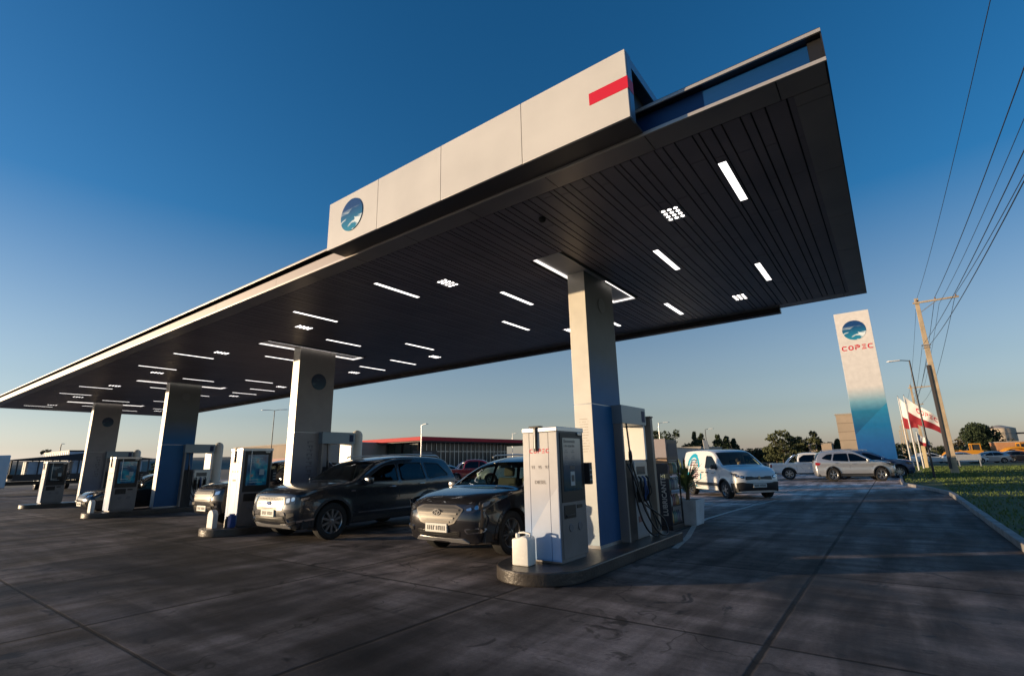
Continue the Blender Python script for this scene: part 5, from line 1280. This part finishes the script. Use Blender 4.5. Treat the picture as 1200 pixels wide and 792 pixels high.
# ------------------------------------------------------------------ poles, wires, lamps
wood=mat('pole_concrete',(.42,.33,.22),.8,noise=.2,nscale=2,bump=.3,bscale=12)
galv=mat('galvanised',(.34,.34,.35),.45,.6)
def upole(x,y,h,label,big=False,parts=True):
    t=thing('utility_pole',label,'utility pole',(x,y,0),0,'utility poles along the road')
    b=MB(); m_=Matrix.Translation((0,0,0))
    a0,a1=.17 if big else .14,.09 if big else .07
    b.add([(-a0*1.3,-a0,0),(a0*1.3,-a0,0),(a0*1.3,a0,0),(-a0*1.3,a0,0),(-a1*1.3,-a1,h),(a1*1.3,-a1,h),(a1*1.3,a1,h),(-a1*1.3,a1,h)],[(0,1,5,4),(1,2,6,5),(2,3,7,6),(3,0,4,7),(4,5,6,7)]); b.build('shaft',wood,t,bevel=.012)
    b=MB(); b.box(-.25,2.35,-.20,-.10,h-.42,h-.30); c=b.build('crossarm',wood,t,bevel=.008)
    b=MB(); b.bar((.1,-.16,h-1.1),(1.1,-.16,h-.42),.05,.05); b.build('brace',galv,t)
    for xx in (.0,1.05,2.2):
        b=MB(); b.lathe([(.03,0),(.055,.03),(.03,.07),(.055,.10),(.03,.15),(0,.17)],12,Matrix.Translation((xx,-.15,h-.30))); b.build('insulator',mat('porcelain',(.25,.16,.12),.3),c,smooth=50)
    if big:
        b=MB(); b.box(-.30,.26,-.24,-.16,h-3.6,h-3.52); b.box(-.20,.20,-.21,.21,h-3.75,h-3.70); b.build('lower_bracket',galv,t)
        b=MB(); b.box(-.262,-.236,-.205,.19,.4,7.6); b.box(-.262,-.10,-.214,-.190,.4,7.6); b.build('dark_sleeve',mat('sleeve',(.05,.045,.045),.6),t,bevel=.01)
    return t
upole(7.1,38.8,12.6,'tall tan utility pole with one sided crossarm on the lawn',True)
for k,(y,hh) in enumerate(((69,9.4),(100,9.6),(131,9.8),(162,10),(200,10),(240,10))): upole(6.8,y,hh,'%s tan utility pole seen beyond the flags'%['second','third','fourth','fifth','sixth','last'][k])
# wires: from behind the camera over the tall pole and on to the next ones
def wire(pts,r,label):
    P=[]
    for a,c in zip(pts,pts[1:]):
        A,B=Vector(a),Vector(c); L_=(B-A).length; sag=L_*L_*.00025
        for k in range(24):
            t=k/24; q=A.lerp(B,t); q.z-=4*sag*t*(1-t); P.append(q)
    P.append(Vector(pts[-1])); b=MB(); b.tube(P,r,5); o=b.build('overhead_wire',mat('wire',(.02,.02,.022),.6),smooth=80); tag(o,label,'wire',group='overhead wires along the road')
hT=12.48
wn_=['outermost left thin wire from the crossarm','middle thick wire from the crossarm','outermost right wire from the crossarm']
for k,xx in enumerate((0,1.05,2.2)):
    wire([(7.1+xx+(.5 if k==0 else 0),-31,hT-1.0+(1.1 if k==0 else 0)),(7.1+xx,38.65,hT-.03),(6.8+xx,68.85,9.27),(6.8+xx,99.85,9.47),(6.8+xx,130.85,9.67)],(.010,.016,.016)[k],wn_[k])
wire([(8.3,-31,10.9),(7.1+1.2,38.6,11.9),(8.0,68.8,8.9)],.011,'thin wire hung just below the middle wire')
wire([(7.3,-31,8.0),(7.28,38.55,9.03),(7.0,68.8,7.2)],.014,'lower cable from the bracket of the tall pole')
wire([(6.9,-31,7.4),(6.85,38.55,9.03),(6.7,68.8,7.0)],.011,'lowest thin cable from the bracket of the tall pole')
def lamp(x,y,h,label,m=dark,dirx=-1,arm=.9,double=False,rz=0):
    t=thing('street_lamp',label,'street lamp',(x,y,0),rz,'lamp posts round the forecourt')
    b=MB(); b.tube([(0,0,0),(0,0,.5),(0,0,h)],[.075,.06,.04],10); b.build('pole',m,t,smooth=50)
    for s_ in ((dirx,-dirx) if double else (dirx,)):
        b=MB(); b.tube([(0,0,h-.03),(arm*.4*s_,0,h+.04),(arm*.55*s_,0,h+.06)],.025,8); b.build('arm',m,t,smooth=50)
        b=MB(); b.prism([(arm*.5*s_,-.11),(arm*1.1*s_,-.15),(arm*1.25*s_,0),(arm*1.1*s_,.15),(arm*.5*s_,.11)],.05,Matrix.Translation((0,0,h+.03))); b.build('lamp_head',mat('lamp_head_white',(.75,.75,.74),.4),t,bevel=.012)
    return t
lamp(5.62,31.0,7.0,'dark slender lamp post with white head before the tall pole')
lamp(-50.7,21.6,7.7,'lamp post rising left of the second column',dark,-1,1.2,True,R(36))
lamp(-32.4,26.6,5.2,'pale lamp post before the corner of the glass shop',alu,1,.7)
lamp(-49.7,64.6,6.3,'pale lamp post right of the glass shop',alu,1,.9)
lamp(-17.0,48.5,5.4,'thin lamp post above the lubricant rack',alu,1,1.0,False,R(10))
lamp(-15.1,59.7,5.0,'short dark lamp post above the delivery van',dark,1,.9)
lamp(-64.5,6.8,4.3,'small lamp post beyond the farthest pay terminal',dark,1,.6)
# leaning white masts behind the van, as stacked boards
b=MB(); b.prism([(-.35,0),(.35,0),(.22,3.4),(-.30,3.6)],.12,Matrix(((1,0,0,0),(0,0,-1,0),(0,1,0,0),(0,0,0,1)))); o=b.build('white_board',mat('board_white',(.62,.60,.55),.6),bevel=.01); o.location=(-13.6,55,0); o.rotation_euler=(0,R(-5),R(30)); tag(o,'slim pale board standing behind the delivery van roof','board')
# ------------------------------------------------------------------ flags
flag_w=mat('flag_white',(.72,.70,.68),.8); flag_r=mat('flag_red',(.26,.010,.02),.8)
def flag(x,y,h,label,big,ang):
    t=thing('flag_pole',label+', its pole','flag pole',(x,y,0),0)
    b=MB(); b.tube([(0,0,0),(0,0,h*.6),(0,0,h)],[.06,.05,.03],10); b.build('pole',mat('pole_white',(.62,.62,.60),.5),t,smooth=50)
    b=MB(); b.lathe([(.0,-.05),(.05,0),(0,.05)],10,Matrix.Translation((0,0,h+.04))); b.build('finial',alu,t,smooth=60)
    b=MB(); b.box(-.2,.2,-.2,.2,0,.12); b.build('foot',cpaint,t)
    f=thing('flag',label,'flag',(x,y,h-.1),ang)
    W_,H_=big; nx,nz=22,12
    def P(u,v): 
        x_=u*W_*.93; return Vector((.05+x_,.16*math.sin(u*7+v*1.2)*u**.6+.05*math.sin(u*15+v*4),-v*H_*(1-.35*u)-u*W_*.95-.08*math.sin(u*6)))
    for nm,m_,v0,v1,u0,u1 in (('white_cloth',flag_w,0,.62,0,1),('red_cloth',flag_r,.62,1,0,1)):
        b=MB(); vs=[];n2=8
        for i in range(nx+1):
            for j in range(n2+1): vs.append(P(u0+(u1-u0)*i/nx,v0+(v1-v0)*j/n2*(1-.0*i/nx)))
        b.add(vs,[(i*(n2+1)+j,(i+1)*(n2+1)+j,(i+1)*(n2+1)+j+1,i*(n2+1)+j+1) for i in range(nx) for j in range(n2)]); b.build(nm,m_,f,smooth=80)
    if W_>2.0:
        mb=MB(); hh=H_*.24; mt=Matrix.Identity(4)
        o=wordmark(hh,red,f,(0,0,0),(1,0,0)); me=o.data
        for v in me.vertices:
            u=(v.co.x/ (wm_w(hh))*.62+.30); vv=(.40-(v.co.z)/H_); p=P(u,vv); s_=-1 if v.co.y<-.0005 else 1; v.co=(p.x,p.y-.012,p.z)
    return f
flag(5.35,45.0,6.1,'large white and red flag with red lettering streaming to the right',(2.05,1.9),R(-10))
flag(5.0,48.0,6.3,'small white and red flag hanging left of the large flag',(1.1,2.6),R(-35))
flag(5.9,52,3.4,'low red and white flag near the foot of the flag poles',(.9,1.0),R(20))
b=MB(); b.box(-.13,.13,-.10,.10,0,2.1); o=b.build('short_post',mat('short_post',(.62,.50,.28),.6),bevel=.01); o.location=(6.2,54,0); tag(o,'short tan post on the lawn among the flags','post')
b=MB(); b.box(-.9,.9,-.05,.05,.6,1.15); b.box(-.8,-.72,-.04,.04,0,.6); b.box(.72,.8,-.04,.04,0,.6); o=b.build('low_board',alu,bevel=.006); o.location=(9.6,58,.09); tag(o,'low white board on two legs beside the road','board')
# ------------------------------------------------------------------ trees
bark=mat('bark',(.08,.055,.04),.95); leafs=[mat('leaf_dark',(.030,.048,.018),.85,noise=.3,nscale=2),mat('leaf_olive',(.055,.065,.022),.85,noise=.3,nscale=2),mat('leaf_brown',(.085,.070,.030),.85,noise=.3,nscale=2)]
def tree(x,y,h,wd,label,kind='round',lm=0,n=900,group=None,size=.22):
    t=thing('tree' if kind!='cone' else 'conifer_tree',label,'tree',(x,y,0),random.uniform(0,6),group)
    b=MB(); b.tube([(0,0,-.1),(random.uniform(-.1,.1),0,h*.3),(0,random.uniform(-.1,.1),h*.75)],[h*.028,h*.02,h*.006],7)
    cl=[]
    nb=9 if kind=='round' else 26 if kind=='ball' else 14
    for k in range(nb):
        if kind=='cone': zz=h*(.10+.88*k/nb); rad=wd*1.35*(1.08-k/nb)*random.uniform(.7,1.1); cl.append((random.uniform(-.2,.2)*rad,random.uniform(-.2,.2)*rad,zz,rad*.8,h/nb*.9))
        elif kind=='bush': a=random.uniform(0,6.28); rr=wd*random.uniform(0,.7); zz=h*random.uniform(.18,.80); cl.append((rr*math.cos(a),rr*math.sin(a),zz,wd*random.uniform(.35,.6),h*random.uniform(.12,.2)))
        elif kind=='tall': zz=h*random.uniform(.2,.95); a=random.uniform(0,6.28); rr=wd*random.uniform(.1,.8); cl.append((rr*math.cos(a),rr*math.sin(a),zz,wd*random.uniform(.25,.5),h*random.uniform(.05,.12)))
        elif kind=='ball':
            th=random.uniform(0,6.28); zz=h*random.uniform(.22,.88); q_=math.sqrt(max(0,1-((zz-h*.54)/(h*.50))**2)); rr=wd*.62*q_*random.uniform(.3,1); cl.append((rr*math.cos(th),rr*math.sin(th),zz,wd*random.uniform(.32,.42),h*random.uniform(.12,.16)))
        else: a=random.uniform(0,6.28); rr=wd*random.uniform(0,.6); zz=h*(.56+.28*random.uniform(-1,1)*(1-rr/wd*.6)); cl.append((rr*math.cos(a),rr*math.sin(a),zz,wd*random.uniform(.35,.55),h*random.uniform(.13,.2)))
    for c in cl:
        if kind!='cone': b.tube([(0,0,h*.28),(c[0]*.5,c[1]*.5,(h*.3+c[2])/2),(c[0],c[1],c[2])],[h*.012,h*.008,h*.003],5)
    b.build('trunk',bark,t,smooth=60)
    b=MB()
    for k in range(n):
        c=cl[k%len(cl)]
        while True:
            p=Vector((random.uniform(-1,1),random.uniform(-1,1),random.uniform(-1,1)))
            if .35<p.length<1: break
        p=Vector((c[0]+p.x*c[3],c[1]+p.y*c[3],c[2]+p.z*c[4])); q=Quaternion((random.uniform(-1,1),random.uniform(-1,1),random.uniform(-1,1),random.uniform(-1,1))).normalized(); s_=size*random.uniform(.6,1.3)
        b.add([p+q@Vector((-s_,0,0)),p+q@Vector((0,-s_*.5,0)),p+q@Vector((s_,0,0)),p+q@Vector((0,s_*.5,0))],[(0,1,2,3)])
    b.build('crown',leafs[lm],t); return t
TG='trees along the far edge of the lot'
# pixel bearings of the photograph turned into far positions: (bearing deg, distance, height, width, kind, leaf)
TL=[(-21.4,120,4.9,1.8,'round',0,'dark low tree left of the lubricant rack top'),(-20.8,122,6.0,1.5,'tall',0,'dark slim tree above the lubricant rack'),(-19.2,118,6.6,1.7,'tall',0,'taller loose tree right of the lubricant rack'),(-19.9,124,4.2,1.6,'round',1,'low tree between two taller ones over the rack'),
 (-17.7,124,4.2,2.2,'round',1,'low dark tree left of the conifers behind the van'),(-17.0,120,5.6,1.3,'cone',0,'dark pointed conifer left of the pale board'),(-16.3,122,5.2,1.7,'cone',0,'second dark conifer left of the pale board'),(-14.7,120,4.9,1.6,'cone',0,'conifer just right of the pale board'),(-13.9,120,4.6,1.6,'cone',0,'broad conifer above the van roof'),(-13.2,121,4.2,1.5,'cone',0,'short conifer above the van windscreen'),
 (-12.2,130,3.4,3.2,'bush',2,'low brownish tree right of the van roof'),(-11.2,128,4.0,2.4,'bush',2,'low olive tree midway between van and pickup'),(-10.3,124,4.1,1.8,'bush',0,'dark round tree left of the tallest tree'),(-8.9,118,6.9,2.3,'tall',1,'tallest loose crowned tree above the pickup bed'),(-9.5,119,4.8,1.8,'bush',1,'low leaning tree left against the tallest tree'),(-7.9,120,6.3,1.7,'tall',0,'second tallest tree behind the pickup bed'),(-7.2,118,5.8,1.7,'bush',1,'dense tree behind the pickup cab'),(-6.6,122,4.9,1.6,'bush',0,'low tree behind the pickup windscreen'),(-6.0,118,6.8,1.0,'tall',1,'thin tall tree between the two beige blocks'),(-5.5,121,5.0,1.8,'bush',0,'dark tree behind the left beige block'),(-4.9,122,4.6,1.7,'bush',0,'small dark tree left of the plain tower'),(-4.2,122,5.0,1.4,'cone',0,'small conifer against the plain tower')]
for a,D,h,wd,kd,lm,lb in TL:
    a=R(a)
    tree(3.994+math.sin(a)*D,-7.655+math.cos(a)*D,h*(1.3 if a<R(-12.8) else .92),wd*(1.7 if a<R(-12.8) else 1.35),lb,kd,lm,1100,TG,.27)
tree(19.3,141,7.6,4.6,'large round dense tree beyond the road at the right','ball',0,6500,None,.26)
for k in range(14):
    a=R(-2+k*1.05+random.uniform(-.2,.2)); D=random.uniform(150,190); tree(3.994+math.sin(a)*D,-7.655+math.cos(a)*D,random.uniform(3.2,5.2),2.6,'low hazy tree in the row beyond the flags and pole','bush',random.choice((0,1,2)),420,'low trees beyond the flags',.32)
for k in range(14):
    a=R(-82+k*3.4+random.uniform(-1,1)); D=random.uniform(130,170); tree(3.994+math.sin(a)*D,-7.655+math.cos(a)*D,random.uniform(2.0,3.4),2.6,['low dark','broad low','small olive'][k%3]+' tree on the far left skyline','bush',random.choice((0,0,1)),420,'low trees on the left skyline',.32)
tree(-113.7,15.8,5.6,1.6,'slim pair of dark trees above the farthest pay terminal','tall',0,600)
tree(-36.5,51,2.6,2.0,'low bush at the right end of the glass shop','round',2,700,None,.14)
b=MB()
for k in range(5200):
    a=R(random.uniform(-26,8)); D=random.uniform(138,146); q=Quaternion((random.uniform(-1,1),random.uniform(-1,1),random.uniform(-1,1),random.uniform(-1,1))).normalized(); s_=random.uniform(.25,.5)
    p=Vector((3.994+math.sin(a)*D,-7.655+math.cos(a)*D,random.uniform(0,1)**1.5*(2.2+.9*math.sin(a*90)+.5*math.sin(a*210)))); b.add([p+q@Vector((-s_,0,0)),p+q@Vector((0,-s_*.6,0)),p+q@Vector((s_,0,0)),p+q@Vector((0,s_*.6,0))],[(0,1,2,3)])
tag(b.build('scrub',leafs[0]),label='dark low scrub closing the skyline under the far trees',cat='scrub',kind='stuff')
# ------------------------------------------------------------------ yard across the road
def silo(x,y,r_,h,label,m_):
    t=thing('silo',label,'silo',(x,y,0),0); b=MB(); b.lathe([(r_,0),(r_,h),(r_*.2,h+r_*.25),(0,h+r_*.27)],28); b.build('drum',m_,t,smooth=40)
    b=MB()
    for k in range(1,5): b.lathe([(r_+.02,h*k/5),(r_+.06,h*k/5+.05),(r_+.02,h*k/5+.1)],28)
    b.build('hoop',galv,t,smooth=40); return t
silo(27.5,181,3.4,7.2,'beige silo beyond the round tree at the right edge',mat('silo_beige',(.50,.42,.32),.6,noise=.1,nscale=.5))
t=thing('conveyor','overhead conveyor on two posts leaving the beige silo','conveyor',(32,180,0)); b=MB(); b.box(-2,14,-.4,.4,5.6,6.0); b.build('beam',dark,t)
for xx in (2,7): 
    b=MB(); b.box(xx,xx+.35,-.2,.2,0,9.0); b.build('post',dark,t)
def arch(x,y,r_,label):
    t=thing('yellow_arch_frame',label,'machine',(x,y,0),R(8),'yellow machines across the road')
    for k,yy in enumerate((0,.9,1.8)):
        b=MB(); b.tube([(r_*math.cos(R(a)),yy,r_*.95*math.sin(R(a))) for a in range(0,181,10)],.13,8); b.build('arch',paint_y,t,smooth=50)
    b=MB(); b.box(-r_,r_,.8,1.0,.7,.95); b.build('beam',paint_y,t)
    b=MB(); b.box(-r_*.45,r_*.45,.3,1.5,.95,1.6); b.build('engine_housing',mat('machine_orange',(.50,.20,.02),.5),t,bevel=.05)
arch(17.9,92,2.0,'larger yellow arched machine near the right edge'); arch(12.2,104,1.8,'smaller yellow arched machine behind the parked cars')
def loader(x,y,label,rz=0):
    t=thing('wheel_loader',label,'wheel loader',(x,y,0),rz,'yellow machines across the road')
    b=MB(); b.prism([(-2.4,.7),(1.0,.7),(1.0,1.6),(-.2,1.7),(-2.4,1.5)],1.5,Matrix(((1,0,0,0),(0,0,-1,.75),(0,1,0,0),(0,0,0,1)))); b.build('chassis',paint_y,t,bevel=.05)
    b=MB(); b.box(-.4,.8,-.6,.6,2.55,2.7)
    for xx in (-.35,.75):
        for yy in (-.55,.55): b.box(xx-.05,xx+.05,yy-.05,yy+.05,1.6,2.55)
    b.build('cab_frame',paint_y,t); b=MB(); b.box(-.3,.7,-.5,.5,1.65,2.5); b.build('cab_glass',gsh,t)
    b=MB(); b.bar((.6,0,1.5),(2.4,0,.6),.2,1.0); b.build('lift_arm',paint_y,t,bevel=.03)
    b=MB(); b.prism([(2.3,.2),(3.1,.15),(3.0,.3),(2.5,.9),(2.3,.9)],2.0,Matrix(((1,0,0,0),(0,0,-1,1.0),(0,1,0,0),(0,0,0,1)))); b.build('bucket',paint_y,t,bevel=.03)
    for wx in (-1.6,.7):
        for sg in (1,-1): wheel_parts(t,wx,sg*.85,.62,'thin',.4,6)
loader(14.4,104,'yellow loader behind the white car across the road',R(10)); loader(21.5,112,'yellow loader beyond the arched machine',R(200))
cars=[(7.9,83,paint_w,'white hatchback on the far road beside the tall pole'),(11.0,79,paint_w,'white car on the far road left of the yellow arch'),(13.2,80,paint_s,'pale car on the far road between two yellow machines'),(17.1,86,paint_k,'dark car parked before the larger yellow arch'),(19.0,95,paint_w,'white car at the far right behind the arch')]
for x,y,p_,lb in cars: sedan(lb,(x,y,0),R(random.choice((0,180))+20),p_,'cars beyond the lawn',1)
block('yard_shed','low orange brown shed at the right edge across the road',20,34,128,136,3.0,mat('shed_orange',(.42,.20,.09),.8,noise=.2,nscale=.7))
t,cx=block('long_white_shed','long low pale shed behind the lubricant rack and van',-34,-16,60,70,2.75,mat('shed_white',(.52,.48,.44),.7))
